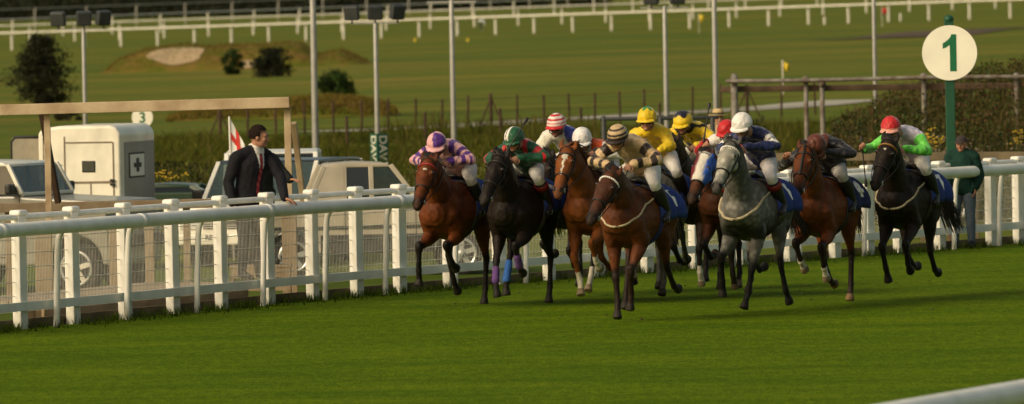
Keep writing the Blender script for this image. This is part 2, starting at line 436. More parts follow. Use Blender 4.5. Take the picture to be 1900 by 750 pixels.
    # tack: bridle, bit, reins, saddle, cloth, girth, breastplate
    br = Acc(); lm = M[S.get('bridle', 'leather')]
    ring(br, hp(.60, -.005), latv, upv, 0, 360, .011, off=.006)
    if S.get('browband', 1) == 1: ring(br, hp(.13, -.02), latv, upv, -10, 190, .011, off=.006)
    ring(br, hp(.06, -.03) , latv, upv * .9 - ud * .5, -10, 190, .009, off=.006)
    for w in (-1, 1):
        br.tube([q for q in (hit(hp(u, -.02), latv * w, .4, .006) for u in (.05, .15, .3, .45, .6, .75, .84)) if q is not None], .009, n=6, rec=False)
        if S.get('facestrap'): pass
    if S.get('facestrap'): br.tube([q for q in (hit(hp(u, -.02), upv, .4, .006) for u in (.0, .12, .25, .4, .55, .62)) if q is not None], .014, n=6, rec=False)
    br.build('bridle', lm, root, True)
    if S.get('browband') in ('beads', 'red', 'tan'):
        bb = Acc(); pts = []
        for i in range(19):
            f = R(-15 + 210 * i / 18); p = hit(hp(.10, -.02), latv * math.cos(f) + upv * math.sin(f), .4, .008)
            if p is not None: pts.append(p)
        if S['browband'] == 'beads':
            for p in pts: bb.ball(p, .0125, n=8, m=5, rec=False)
            bb.build('browband', M['white_vinyl'], root, True)
        else:
            bb.tube(pts, .013, n=6, rec=False); bb.build('browband', M['redband'] if S['browband'] == 'red' else M['tanband'], root, True)
    mouth = {}
    for w in (-1, 1):
        q = hit(hp(.86, -.03), latv * w, .3, .012); q = q if q is not None else hp(.86, -.03, w * .06)
        mouth[w] = q; bits = Acc()
        bits.tube([q + ud * (.028 * math.cos(f)) + upv * (.028 * math.sin(f)) for f in np.linspace(0, 6.2, 14)], .006, n=6, rec=False); bits.build('bit_ring', M['metal'], root, True)
    hy, hz, hx = S.get('hands', (.13, 1.83, .74))[0], S.get('hands', (.13, 1.83, .74))[1], S.get('hands', (.13, 1.83, .74))[2]
    for w in (-1, 1):
        rn = Acc(); h = Vector((hx, w * hy, hz)); m0 = mouth[w]
        rn.tube(catmull([m0, m0.lerp(h, .5) + Vector((0, w * .04, -.03)), h], 6), .0065, n=6, rec=False); rn.build('rein', lm, root, True)
    if S.get('noseroll'):
        nr_ = Acc(); ring(nr_, hp(.56, -.005), latv, upv, -5, 185, .042, off=.028); nr_.build('sheepskin_noseband', M['fleece'], root, True)
    # number cloth draped over the back behind the saddle
    g = Acc(); nx, na = 12, 24; x0, x1 = S.get('clothx', (-.34, .22)); idx = []
    for i in range(nx + 1):
        x = x0 + (x1 - x0) * i / nx
        for j in range(na + 1):
            f = R(-100 + 200 * j / na) ; d = Vector((0, math.sin(f) , math.cos(f)))
            _, zc, hh, hw = trunk_at(x)
            fl = abs(math.sin(f)) ** 2
            p = hit((x, 0, zc - .02), d, .7, .014 + .018 * fl * (1 + math.sin(x * 31 + f * 3)) + .11 * fl * (1 - i / nx) ** 1.3)
            g.v.append(p if p is not None else Vector((x, hw * math.sin(f), zc + hh * math.cos(f))))
    for i in range(nx):
        for j in range(na):
            a = i * (na + 1) + j; g.f.append((a, a + 1, a + na + 2, a + na + 1))
    cm = g.mesh(); co_ = link('number_cloth', cm, M[S.get('cloth', 'bluecloth')], root, True)
    sd = co_.modifiers.new('t', 'SOLIDIFY'); sd.thickness = .008
    if S.get('number'):
        cbv = BVHTree.FromPolygons([tuple(v.co) for v in cm.vertices], [tuple(p.vertices) for p in cm.polygons])
        for w in (-1, 1):
            tm = text_mesh(S['number'], .25, 0, .012); bm = bmesh.new(); bm.from_mesh(tm)
            bmesh.ops.subdivide_edges(bm, edges=bm.edges, cuts=1); cx = x0 + .17
            for v in bm.verts:
                x = cx - w * v.co.x; z = 1.41 + v.co.y
                h = cbv.ray_cast(Vector((x, w * .8, z)), Vector((0, -w, 0))); y = h[0].y if h[0] else w * flank(x, z, .03)
                v.co = Vector((x, y + w * .018, z))
            bm.to_mesh(tm); bm.free(); link('cloth_number', tm, M['white_vinyl'], co_)
    sdl = Acc()
    sdl.tube([(-.16, 0, 1.635), (-.06, 0, 1.605), (.10, 0, 1.60), (.20, 0, 1.645)], [(.15, .02), (.13, .026), (.10, .03), (.07, .022)], n=14, rec=False)
    for w in (-1, 1):
        pts = [q for q in (hit((.12, 0, 1.30), (0.1 * 0, w * math.sin(R(f)), math.cos(R(f))), .7, .03) for f in (15, 30, 45, 60)) if q is not None]
        sdl.tube(pts, [(.11, .012), (.13, .012), (.12, .012), (.07, .01)][:len(pts)], lat=(1, 0, 0), n=10, rec=False)
        sdl.bar((.12, w * .31, 1.50), (.14, w * .36, 1.21), .012, .03)
    sdl.build('saddle', M['leather'], root, True)
    for w in (-1, 1):
        si = Acc(); c = Vector((.15, w * .362, 1.185)); si.tube([c + Vector((0, .045 * math.cos(f), .055 * math.sin(f))) for f in np.linspace(-.4, 3.55, 12)] + [c + Vector((0, .04, -.03))], .005, n=6, rec=False); si.build('stirrup', M['galv_dark'], root, True)
    gi = Acc(); ring(gi, (.18, 0, 1.27), (0, 1, 0), (0, 0, -1), -30, 210, .035, n=30, far=.8, off=.003, flat=1); 
    gi2 = Acc(); 
    gm = gi.build('girth', M[S.get('girth', 'leather')], root, True)
    if S.get('breast'):
        bp = Acc(); v = Vector((.80, 0, -.48)).normalized()
        ring(bp, (.54, 0, 1.37), (0, 1, 0), v, 2, 178, S.get('breastr', .013), n=36, far=.9, off=.012)
        for w in (-1, 1):
            bp.tube([q for q in (hit((x, 0, 1.36), (0, w, z), .8, .012) for x, z in ((.56, .02), (.44, .12), (.32, .25))) if q is not None], .012, n=6, rec=False)
        bp.build('breastplate', M[S['breast']], root, True)
    for k, (c, lo, hi) in S.get('bandage', {}).items():
        p = feet[k]; a = p[1].lerp(p[2], lo); b = p[1].lerp(p[2], hi); e = Acc(); e.tube([a, a.lerp(b, .33), a.lerp(b, .66), b, ], [(.044, .048), (.047, .052), (.045, .050), (.050, .056)], n=14, rec=False)
        e.build('leg_bandage', M[c], root, True)
    if S.get('hood'):
        hd = Acc(); qs = []; n = 24
        for u in (-.10, .0, .1, .2, .3, .4, .5, .58):
            for i in range(n):
                f = 2 * math.pi * i / n; d = latv * math.cos(f) + upv * math.sin(f); h = hit(hp(u, -.03), d, .5, .012)
                hd.v.append(h if h is not None and (h - hp(u, -.03)).length < .24 else hp(u, -.03) + d * .13)
        for j in range(7):
            for i in range(n): hd.f.append((j * n + i, j * n + (i + 1) % n, j * n + n + (i + 1) % n, j * n + n + i))
        hm2 = hd.mesh(); cc = []
        for vv in hm2.vertices:
            h = hinv @ (vv.co - poll) / HK; cc.append((.6, .57, .5) if abs(h.z) < .055 else ((.05, .14, .55) if h.z > 0 else (.13, .02, .03)))
        paint(hm2, cc); link('blinker_hood', hm2, M['cloth'], root, True).modifiers.new('t', 'SOLIDIFY').thickness = .006
    return root
M['galv_dark'] = mat('stirrup_steel', (.20, .20, .19), .4, metal=.6)
M['redband'] = mat('red_leather_band', (.25, .02, .02), .6)
M['tanband'] = mat('tan_leather_band', (.24, .12, .03), .6)
M['purplewrap'] = mat('purple_leg_wrap', (.09, .04, .16), .85, bump=.5)
M['bluewrap'] = mat('blue_leg_wrap', (.03, .12, .42), .85, bump=.5)
# leg poses: angles of forearm / cannon / pastern / hoof from straight down, + is forward
F_SUP = (4, 2, 38, 25); F_SUPB = (-14, -16, 18, 5); F_REACH = (38, 26, 20, 30); F_LAND = (20, 12, 26, 20)
F_FOLD = (52, -58, -95, -110); F_FOLD2 = (34, -50, -80, -95); F_LIFT = (30, -18, -35, -45); F_BACK = (-30, -48, -70, -85)
H_SUP = (-38, 2, 32, 20); H_FWD = (0, 22, 38, 30); H_BACK = (-62, -42, -62, -80); H_FOLD = (-30, -62, -80, -95); H_PUSH = (-55, -22, 5, -10)
# ------------------------------------------------------------------ people
SKIN = (.38, .19, .12)
def frame_from(f, u):
    f = Vector(f).normalized(); u = Vector(u); u = (u - f * u.dot(f)).normalized(); return f, u, u.cross(f)   # forward, up, left
def hand(A, w, d, back, s, grip=True, sc=1.0):
    """palm, four fingers and a thumb: w wrist, d direction of the palm, back = back-of-hand normal, s = +1 thumb on the left side"""
    d = Vector(d).normalized(); b = Vector(back); b = (b - d * b.dot(d)).normalized(); l = b.cross(d) * s
    k = sc; w = Vector(w)
    A.tube([w - d * .01, w + d * .04 * k, w + d * .085 * k], [(.025 * k, .019 * k), (.038 * k, .017 * k), (.040 * k, .015 * k)], lat=l, n=10, label='hand')
    for i, (o, L) in enumerate(((.030, .070), (.010, .080), (-.010, .074), (-.029, .058))):
        p0 = w + d * .078 * k + l * o * k
        if grip: pts = [p0, p0 + d * .028 * k - b * .008 * k, p0 + d * .036 * k - b * .036 * k, p0 + d * .010 * k - b * .050 * k]
        else: pts = [p0, p0 + d * L * .45 * k - b * .004, p0 + d * L * .8 * k - b * .016 * k, p0 + d * L * k - b * .032 * k]
        A.tube(pts, [.0105 * k, .0098 * k, .009 * k, .0078 * k], n=7, label='hand')
    p0 = w + d * .03 * k + l * .032 * k
    A.tube([p0, p0 + l * .026 * k + d * .028 * k - b * .012 * k, p0 + l * .020 * k + d * .06 * k - b * .026 * k], [.013 * k, .0115 * k, .009 * k], n=7, label='hand')
def human(J, cl, hair=None, skin=SKIN, voxel=.0115, build=1.0, fat=1.0):
    """J: joints in local space (pelvis, waist, chest, neck, head, hf, hu, sh/el/wr/hip/kn/an/toe as (left, right)). Returns root-less parts dict via cl callbacks"""
    f, u, l = frame_from(J['hf'], J['hu']); hc = Vector(J['head'])
    def hd(a, b, c): return hc + f * a + l * b + u * c
    side = (Vector(J['sh'][0]) - Vector(J['sh'][1])).normalized()
    def limbs(A, inf, what, hands=True):
        B = build
        if 'torso' in what:
            P = [J['pelvis'], J['waist'], J['chest'], J['neck']]; P = [Vector(p) for p in P]
            pts = catmull(P, 4); base = [(.165 * fat, .115 * fat), (.150 * fat, .110 * fat), (.170, .12), (.075, .07)]; rr = []
            for i in range(len(pts)):
                t = i / (len(pts) - 1) * 3; k = min(2, int(t)); q = t - k; rr.append(tuple((base[k][j] * (1 - q) + base[k + 1][j] * q) * B + inf for j in (0, 1)))
            A.tube(pts, rr, lat=side, n=16, label='torso')
            for s in (0, 1): A.tube([P[3].lerp(Vector(J['sh'][s]), .25), Vector(J['sh'][s])], [(.06 + inf, .055 + inf), (.062 * B + inf, .06 * B + inf)], lat=side, label='torso')
        for s in (0, 1):
            sh, el, wr = [Vector(J[k][s]) for k in ('sh', 'el', 'wr')]
            if 'arms' in what:
                A.tube([sh, sh.lerp(el, .5), el], [.060 * B + inf, .052 * B + inf, .043 * B + inf], label='uarm%d' % s)
                A.tube([el, el.lerp(wr, .35), el.lerp(wr, .97 if inf else 1)], [.043 * B + inf, .042 * B + inf, (.028 if not inf else .030) * B + inf], label='farm%d' % s)
            hp, kn, an, toe = [Vector(J[k][s]) for k in ('hip', 'kn', 'an', 'toe')]
            if 'legs' in what:
                A.tube([hp, hp.lerp(kn, .4), kn], [.095 * B + inf, .082 * B + inf, .055 * B + inf], label='thigh%d' % s)
                A.tube([kn, kn.lerp(an, .3), kn.lerp(an, .98)], [.055 * B + inf, .056 * B + inf, .036 * B + inf], label='shin%d' % s)
            if 'hips' in what:
                A.tube([Vector(J['pelvis']) + (hp - Vector(J['pelvis'])) * .2, hp], [.105 * B + inf, .098 * B + inf], label='hips')
            if 'feet' in what:
                A.tube([kn.lerp(an, .9), an, an.lerp(toe, .5), toe], [.037 + inf, .042 + inf, .038 + inf, .032 + inf], label='foot%d' % s)
    A = Acc(); limbs(A, 0, ('torso', 'arms', 'legs', 'hips', 'feet'))
    A.tube([J['neck'], Vector(J['neck']).lerp(hd(-.02, 0, -.05), .7), hd(-.015, 0, -.03)], [.062, .056, .058], label='neck')
    ax = (f, l, u)
    A.ball(hd(-.008, 0, .02), (.098, .078, .105), ax, label='head')
    A.ball(hd(.030, 0, -.055), (.062, .060, .068), ax, label='head')
    A.ball(hd(.072, 0, -.095), (.026, .030, .022), ax, n=10, m=7, label='head')
    A.tube([hd(.086, 0, .005), hd(.106, 0, -.03), hd(.112, 0, -.040)], [(.012, .012), (.016, .014), (.018, .014)], lat=l, n=8, label='nose')
    A.tube([hd(.082, -.05, .022), hd(.094, 0, .026), hd(.082, .05, .022)], .014, n=8, label='head')
    for s in (-1, 1):
        A.ball(hd(-.01, s * .080, -.012), (.022, .012, .034), ax, n=10, m=7, label='ear')
        A.ball(hd(.068, s * .045, -.03), (.024, .022, .022), ax, n=8, m=6, label='head')
    me = remesh(A, voxel, 3, .5)
    H = Acc()
    for s in (0, 1):
        wr = Vector(J['wr'][s]); hand(H, wr, J['hd'][s], J['hb'][s], (-1 if s else 1), J.get('grip', True), 1.0)
    bm = bmesh.new(); bm.from_mesh(me); hm = H.mesh(); bm.from_mesh(hm); bm.to_mesh(me); bm.free()
    co, lab = labels(me, A.smp + H.smp); S = A.smp + H.smp
    cols = np.tile(np.array(skin, np.float32), (len(co), 1)); dark = tuple(c * .45 for c in skin)
    for i in range(len(co)):
        if S[lab[i]][2] in ('head', 'nose'):
            q = Vector(co[i]) - hc; a, b, c = q.dot(f), q.dot(l), q.dot(u)
            if a > .05 and abs(c + .073) < .008 and abs(b) < .027: cols[i] = lerp3(skin, (.28, .05, .04), .6)
            elif a > .05 and abs(c + .002) < .010 and .018 < abs(b) < .046: cols[i] = (.05, .03, .02) if abs(abs(b) - .032) < .008 else lerp3(skin, (.5, .45, .4), .5)
            elif a > .05 and abs(c - .028) < .007 and .014 < abs(b) < .052: cols[i] = dark
            elif a > .03 and c < -.03 and abs(b) > .02: cols[i] = lerp3(skin, dark, .18)
    paint(me, cols)
    out = {'body': me, 'hd': hd, 'ax': ax}
    def garment(what, inf, vox=.0115, sm=5, bumps=None):
        G = Acc(); limbs(G, inf, what); m2 = remesh(G, vox, sm, .5); c2, l2 = labels(m2, G.smp); return m2, c2, [G.smp[k] for k in l2]
    out['garment'] = garment
    return out
def place_parts(root, h):
    return link('body', h['body'], M['skin'], root, True)

def helmet(root, h, colf, pom=False, name='helmet'):
    """silk-covered skull cap with a soft peak; colf(a, b, c) gives the colour from forward / left / up components"""
    hd = h['hd']; f, l, u = h['ax']; V = []; Fc = []; n, m = 40, 18; cols = []
    for j in range(m + 1):
        ph = R(100) * j / m
        for k in range(n):
            t = 2 * math.pi * k / n
            a = math.sin(ph) * math.cos(t); b = math.sin(ph) * math.sin(t); c = math.cos(ph)
            rr = 1 + .012 * math.sin(t * 9 + j) * (j > 2)
            V.append(tuple(hd(-.004 + .130 * a * rr, .110 * b * rr, .036 + .128 * c))); cols.append(colf(a, b, c))
    for j in range(m):
        for k in range(n): Fc.append((j * n + k, j * n + (k + 1) % n, j * n + n + (k + 1) % n, j * n + n + k))
    me = bpy.data.meshes.new('h'); me.from_pydata(V, [], Fc); me.update(); paint(me, cols)
    o = link(name, me, M['silk'], root, True); o.modifiers.new('t', 'SOLIDIFY').thickness = .012
    # peak
    P = Acc(); nn = 14; pc = []
    for r0, dz in ((.120, .030), (.152, .016), (.178, -.004)):
        for k in range(nn + 1):
            t = R(-62 + 124 * k / nn); s = 1 if r0 < .125 else (math.cos(t * 1.25) * .5 + .5)
            rr = .120 + (r0 - .120) * s
            P.v.append(hd(rr * math.cos(t), rr * .88 * math.sin(t), dz)); pc.append(colf(.97, .2 * math.sin(t), -.05))
    for j in range(2):
        for k in range(nn): a = j * (nn + 1) + k; P.f.append((a, a + 1, a + nn + 2, a + nn + 1))
    pm = P.mesh(); paint(pm, pc); p = link('peak', pm, M['silk'], o, True); p.modifiers.new('t', 'SOLIDIFY').thickness = .006
    # chin strap
    st = Acc(); st.tube([hd(.02, .088, .02), hd(.045, .082, -.06), hd(.06, 0, -.125), hd(.045, -.082, -.06), hd(.02, -.088, .02)], .008, n=6, rec=False); st.build('chin_strap', M['leather'], o, True)
    return o
def goggles(root, h):
    hd = h['hd']; g = Acc(); g.tube([hd(.060, .076, -.004), hd(.100, .046, -.006), hd(.112, 0, .0), hd(.100, -.046, -.006), hd(.060, -.076, -.004)], [(.027, .027)] * 5, n=10, rec=False); g.build('goggles', M['goggle'], root, True)
def jockey(S):
    """sits in the horse's own frame: same loc / rz as its horse"""
    dz = S.get('dz', 0); ln = S.get('lean', 0); y = S.get('dy', 0)
    hx, hy, hz = S.get('head', (.68, 0, 2.19)); hz += dz
    sh = S.get('shz', 2.07) + dz; shx = S.get('shx', .44)
    ha = S.get('hands', (.13, 1.83, .74)); hn = ((ha[2], ha[0] + y * .3, ha[1]), (ha[2], -ha[0] + y * .3, ha[1]))
    wr = []; el = []
    for s in (0, 1):
        w = S.get('wr', {}).get(s)
        sg = 1 if s == 0 else -1
        wv = Vector(w) if w else Vector(hn[s]) + Vector((-.07, sg * .015, .035))
        e = S.get('el', {}).get(s); ev = Vector(e) if e else Vector((shx + .08, sg * (S.get('elw', .37)) + y, (sh + wv.z) / 2 - .06))
        wr.append(wv); el.append(ev)
    J = dict(pelvis=(-.10 + ln, y * .5, 1.80 + dz * .5), waist=(.07 + ln, y * .7, 1.93 + dz * .8), chest=(.29, y, sh - .01), neck=(shx + .06, y + hy * .3, sh + .06), head=(hx, hy, hz), hf=S.get('hf', (1, 0, -.25)), hu=S.get('hu', (.25, 0, 1)),
             sh=((shx, y + .185, sh), (shx, y - .185, sh)), el=el, wr=wr, hd=S.get('hd', ((1, -.25, -.35), (1, .25, -.35))), hb=S.get('hb', ((.3, .6, .7), (.3, -.6, .7))),
             hip=((-.07, .13, 1.77 + dz * .5), (-.07, -.13, 1.77 + dz * .5)), kn=((.36, .30, 1.60), (.36, -.30, 1.60)), an=((.06, .345, 1.26), (.06, -.345, 1.26)), toe=((.20, .365, 1.18), (.20, -.365, 1.18)))
    h = human(J, None, skin=S.get('skin', SKIN), build=1.04)
    root = empty('person', S['loc'], S['rz'], S['label'], 'jockey', 'jockeys riding in the race'); root.location.z += S.get('lift', 0)
    place_parts(root, h)
    cw = []
    me, co, sm = h['garment'](('torso', 'arms'), .019)
    fn = S['silks']
    nv = np.array([mnoise.noise(Vector((c[0] * 9, c[1] * 9 + S['loc'][0] * 7, c[2] * 6))) * .017 + mnoise.noise(Vector((c[0] * 22, c[1] * 22, c[2] * 16))) * .009 for c in co], np.float32)
    nn = np.empty(len(me.vertices) * 3, np.float32); me.vertices.foreach_get('normal', nn); me.vertices.foreach_set('co', (co + nn.reshape(-1, 3) * nv[:, None]).ravel()); me.update()
    for i in range(len(co)):
        p, r, L, t = sm[i]; v = Vector(co[i]); cw.append(fn(L[:4], t, v.x, v.y - y * .7, v.z - dz))
    paint(me, cw); link('racing_silks', me, M['silk'], root, True)
    me, co, sm = h['garment'](('hips', 'legs'), .010); bc = S.get('breeches', (.66, .64, .60))
    paint_all(me, bc); link('breeches', me, M['cloth'], root, True)
    for s in (0, 1):
        B = Acc(); kn, an, toe = [Vector(J[k][s]) for k in ('kn', 'an', 'toe')]
        B.tube([kn.lerp(an, .22), kn.lerp(an, .5), kn.lerp(an, .85), an], [.083, .080, .062, .056], label='b')
        B.tube([an + (an - toe) * .25, an, an.lerp(toe, .5), toe], [.044, .056, .050, .040], label='b')
        bm_ = remesh(B, .011, 4); b = link('boot', bm_, M['boot'], root, True)
        if S.get('boottop'):
            c = Acc(); c.tube([kn.lerp(an, .18), kn.lerp(an, .36)], [.087, .086], n=14, cap=False, rec=False); c.build('boot_top', M[S['boottop']], b, True)
    helmet(root, h, S['cap'])
    if S.get('gog', 1): goggles(root, h)
    return root, J
def whip(root, p0, p1, label, grip=.2):
    """p0 the handle end, p1 the tip, both in the jockey's frame"""
    a = Acc(); p0 = Vector(p0); p1 = Vector(p1)
    wq = Matrix.Translation(root.location) @ root.rotation_euler.to_matrix().to_4x4()
    e = empty('whip', wq @ p0, 0, label, 'whip', 'whips carried by the jockeys')
    q = (wq.to_3x3() @ (p1 - p0))
    a.tube([(0, 0, 0), q * .5, q * .86], [.011, .008, .006], n=8, rec=False); a.build('shaft', M['whip'], e, True)
    b = Acc(); b.tube([q * -.02, q * grip], [.015, .014], n=8, rec=False); b.build('handle', M['leather'], e, True)
    c = Acc(); c.tube([q * .84, q * .92, q], [(.007, .012), (.006, .022), (.005, .018)], n=8, rec=False); c.build('flap', M['leather'], e, True)
M['redboot'] = mat('maroon_boot_top', (.16, .01, .012), .45)
# ------------------------------------------------------------------ light
w = bpy.data.worlds.new('World'); SC.world = w; w.use_nodes = True
wn = w.node_tree; bg = wn.nodes['Background']
sky = wn.nodes.new('ShaderNodeTexSky'); sky.sky_type = 'NISHITA'; sky.sun_disc = False
SUN_EL, SUN_AZ = R(33), R(230)          # compass: from behind-left of the camera
sky.sun_elevation = SUN_EL; sky.sun_rotation = SUN_AZ; sky.dust_density = 4.0; sky.ozone_density = 0.6
wm = wn.nodes.new('ShaderNodeMix'); wm.data_type = 'RGBA'; wm.blend_type = 'MULTIPLY'; wm.inputs[0].default_value = 1.0
wm.inputs[7].default_value = (1.0, .88, .64, 1)
wn.links.new(sky.outputs[0], wm.inputs[6]); wn.links.new(wm.outputs[2], bg.inputs['Color'])
bg.inputs['Strength'].default_value = SKYS
sl = bpy.data.lights.new('sun', 'SUN'); sl.energy = SUNS; sl.angle = R(22); sl.color = (1, .89, .69)
so = bpy.data.objects.new('sun', sl); COL.objects.link(so)
sd_ = Vector((math.sin(SUN_AZ) * math.cos(SUN_EL), math.cos(SUN_AZ) * math.cos(SUN_EL), math.sin(SUN_EL)))
so.rotation_euler = sd_.to_track_quat('Z', 'Y').to_euler()
SC.view_settings.view_transform = 'Standard'; SC.view_settings.look = 'None'; SC.view_settings.exposure = 0

# ------------------------------------------------------------------ ground
def ramp(nt, fac, stops):
    c = N(nt, 'ShaderNodeValToRGB'); e = c.color_ramp.elements
    while len(e) < len(stops): e.new(.5)
    for q, (p, col) in zip(e, stops): q.position = p; q.color = (*col, 1)
    nt.links.new(fac, c.inputs['Fac']); return c.outputs['Color']
def nz(nt, vec, scale, det=5, rough=.55):
    n = N(nt, 'ShaderNodeTexNoise'); n.inputs['Scale'].default_value = scale; n.inputs['Detail'].default_value = det; n.inputs['Roughness'].default_value = rough
    nt.links.new(vec, n.inputs['Vector']); return n.outputs['Fac']
def mapv(nt, sc, loc=(0, 0, 0)):
    tc = N(nt, 'ShaderNodeTexCoord'); mp = N(nt, 'ShaderNodeMapping'); mp.inputs['Scale'].default_value = sc; mp.inputs['Location'].default_value = loc
    nt.links.new(tc.outputs['Object'], mp.inputs['Vector']); return mp.outputs['Vector']
def mixc(nt, f, a, b, mode='MIX'):
    m = N(nt, 'ShaderNodeMix', data_type='RGBA', blend_type=mode)
    if isinstance(f, float): m.inputs[0].default_value = f
    else: nt.links.new(f, m.inputs[0])
    nt.links.new(a, m.inputs[6]); nt.links.new(b, m.inputs[7]); return m.outputs[2]
def field_mat():
    m, nt, b = nodes('golf_field_grass')
    a = nz(nt, mapv(nt, (.022, .040, 1)), 1, 7, .66)
    c1 = ramp(nt, a, [(.35, (.064, .098, .006)), (.50, (.096, .120, .008)), (.61, (.140, .136, .014)), (.73, (.21, .148, .034))])
    s = nz(nt, mapv(nt, (.03, .16, 1), (3, 8, 0)), 1, 4, .6)
    c2 = ramp(nt, s, [(.35, (.80, .83, .8)), (.65, (1.16, 1.12, 1.05))])
    c3 = mixc(nt, 1.0, c1, c2, 'MULTIPLY')
    f = nz(nt, mapv(nt, (1.5, 1.2, 1)), 1, 6, .7)
    c4 = mixc(nt, 1.0, c3, ramp(nt, f, [(.3, (.72, .74, .7)), (.7, (1.25, 1.22, 1.2))]), 'MULTIPLY')
    nt.links.new(c4, b.inputs['Base Color']); b.inputs['Roughness'].default_value = .95; b.inputs['Specular IOR Level'].default_value = .1
    return m
def turf_mat():
    m, nt, b = nodes('race_turf')
    a = nz(nt, mapv(nt, (.30, .55, 1)), 1, 7, .68)
    c1 = ramp(nt, a, [(.3, (.050, .097, .0025)), (.5, (.075, .126, .003)), (.7, (.110, .156, .005))])
    f = nz(nt, mapv(nt, (9, 1.6, 1)), 1, 9, .75)
    c4 = mixc(nt, 1.0, c1, ramp(nt, f, [(.32, (.66, .70, .66)), (.68, (1.28, 1.24, 1.2))]), 'MULTIPLY')
    g_ = nz(nt, mapv(nt, (34, 3.2, 1), (5, 2, 0)), 1, 4, .7); c4 = mixc(nt, 1.0, c4, ramp(nt, g_, [(.30, (.62, .66, .6)), (.70, (1.32, 1.28, 1.25))]), 'MULTIPLY')
    nt.links.new(c4, b.inputs['Base Color']); b.inputs['Roughness'].default_value = 1; b.inputs['Specular IOR Level'].default_value = .02
    return m
def axis(spec):
    out = [];
    for a, b_, st in spec: out += list(np.arange(a, b_, st))
    return out + [spec[-1][1]]
gx = axis([(-1500, -300, 120), (-300, -60, 16), (-60, -16, 4), (-16, 22, .8), (22, 80, 4), (80, 320, 16), (320, 1500, 118)])
gy = axis([(-60, 90, 6), (90, 150, .8), (150, 200, 2.5), (200, 520, 8), (520, 1200, 34), (1200, 4000, 200)])
gv = [(x, y, gz(x, y)) for y in gy for x in gx]; nxg = len(gx)
gf = [(j * nxg + i, j * nxg + i + 1, (j + 1) * nxg + i + 1, (j + 1) * nxg + i) for j in range(len(gy) - 1) for i in range(nxg - 1)]
gm = bpy.data.meshes.new('ground'); gm.from_pydata(gv, [], gf); gm.update()
tag(link('ground', gm, field_mat(), None, True), kind='structure')
# fence curve
FCURVE = catmull([FA - (FB - FA).to_3d().to_2d() * 1.2, FA, FB, FC, FC + (FC - FB) * .8], 24)
FCURVE = [Vector((p.x, p.y, 0)) for p in [Vector((q[0], q[1], 0)) for q in FCURVE]]
_acc = [0]
for a, b in zip(FCURVE, FCURVE[1:]): _acc.append(_acc[-1] + (b - a).length)
def fpt(s, off=0.0):
    """a point at arc length s along the fence, off metres towards the track, with its tangent"""
    i = max(0, min(len(FCURVE) - 2, next((k for k in range(len(_acc) - 1) if _acc[k + 1] >= s), len(FCURVE) - 2)))
    u = (s - _acc[i]) / (_acc[i + 1] - _acc[i]); p = FCURVE[i].lerp(FCURVE[i + 1], u); t = (FCURVE[i + 1] - FCURVE[i]).normalized()
    return p + Vector((t.y, -t.x, 0)) * off, t
SA = min(range(len(FCURVE)), key=lambda k: (FCURVE[k] - FA.to_3d()).length); S0 = _acc[SA]
edge = [fpt(s)[0] for s in np.linspace(0, _acc[-1], 40)]
tv = [(p.x, p.y, 0.0) for p in edge]; e0 = edge[0]; e1 = edge[-1]; dd = (e1 - e0).normalized()
tv += [tuple(e1 + dd * 120), (90, 150, 0), (60, 20, 0), (-20, -10, 0), (-45, 40, 0), tuple(e0 - dd * 40)]
tm = bpy.data.meshes.new('race_track'); tm.from_pydata(tv, [], [tuple(reversed(range(len(tv))))]); tm.update()
if tm.polygons[0].normal.z < 0: tm.flip_normals()
tag(link('race_track', tm, turf_mat()), kind='structure')

# real grass blades on the turf in view
def blades(name, P, h, wd, lean, cols, m):
    n = len(P); ang = NR.uniform(0, 2 * np.pi, n); la = NR.uniform(0, 2 * np.pi, n); H = h * NR.uniform(.6, 1.25, n)
    dx = np.stack([np.cos(ang), np.sin(ang), 0 * ang], 1) * (wd * NR.uniform(.7, 1.3, n))[:, None] / 2
    ln = np.stack([np.cos(la), np.sin(la), 0 * la], 1) * (H * lean * NR.uniform(.3, 1.2, n))[:, None]
    up = np.zeros((n, 3)); up[:, 2] = H
    V = np.stack([P - dx, P + dx, P + dx * .6 + ln * .4 + up * .6, P - dx * .6 + ln * .4 + up * .6, P + ln + up], 1).reshape(-1, 3)
    me = bpy.data.meshes.new(name); me.vertices.add(n * 5); me.vertices.foreach_set('co', V.astype(np.float32).ravel())
    b = (np.arange(n) * 5)[:, None]; L = np.concatenate([b + np.array([[0, 1, 2, 3]]), b + np.array([[3, 2, 4]])], 1).ravel()
    me.loops.add(n * 7); me.loops.foreach_set('vertex_index', L.astype(np.int32)); me.polygons.add(n * 2)
    st = np.stack([np.arange(n) * 7, np.arange(n) * 7 + 4], 1).ravel(); me.polygons.foreach_set('loop_start', st.astype(np.int32)); me.update(calc_edges=True); me.validate()
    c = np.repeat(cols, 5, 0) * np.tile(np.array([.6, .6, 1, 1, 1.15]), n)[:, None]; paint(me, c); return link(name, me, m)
M['blade'] = vmat('grass_blade', rough=.85, var=.15, scale=.8, bump=0, spec=.05, trl=.5)
def vnoise(P, s, seed=0.0): return np.array([mnoise.noise(Vector((p[0] * s[0] + seed, p[1] * s[1] + seed, seed))) for p in P])
# longer uncut tufts under the rails
sv = NR.uniform(S0 - 4, _acc[-1] - 2, 9000); ov = NR.normal(.05, .28, 9000); P = []
for s_, o_ in zip(sv, ov):
    p = fpt(s_, o_)[0]
    if mnoise.noise(Vector((s_ * 1.3, o_ * 1.5, 4))) > -.12: P.append((p.x, p.y, gz(p.x, p.y) if o_ < 0 else 0))
P = np.array(P); tt = NR.uniform(0, 1, len(P))[:, None]
tag(blades('rail_tufts', P, .10, .013, .7, np.array([.034, .072, .004]) * (1 - tt) + np.array([.075, .105, .010]) * tt, M['blade']), 'longer tufts of grass under the white rails', 'grass', kind='stuff')

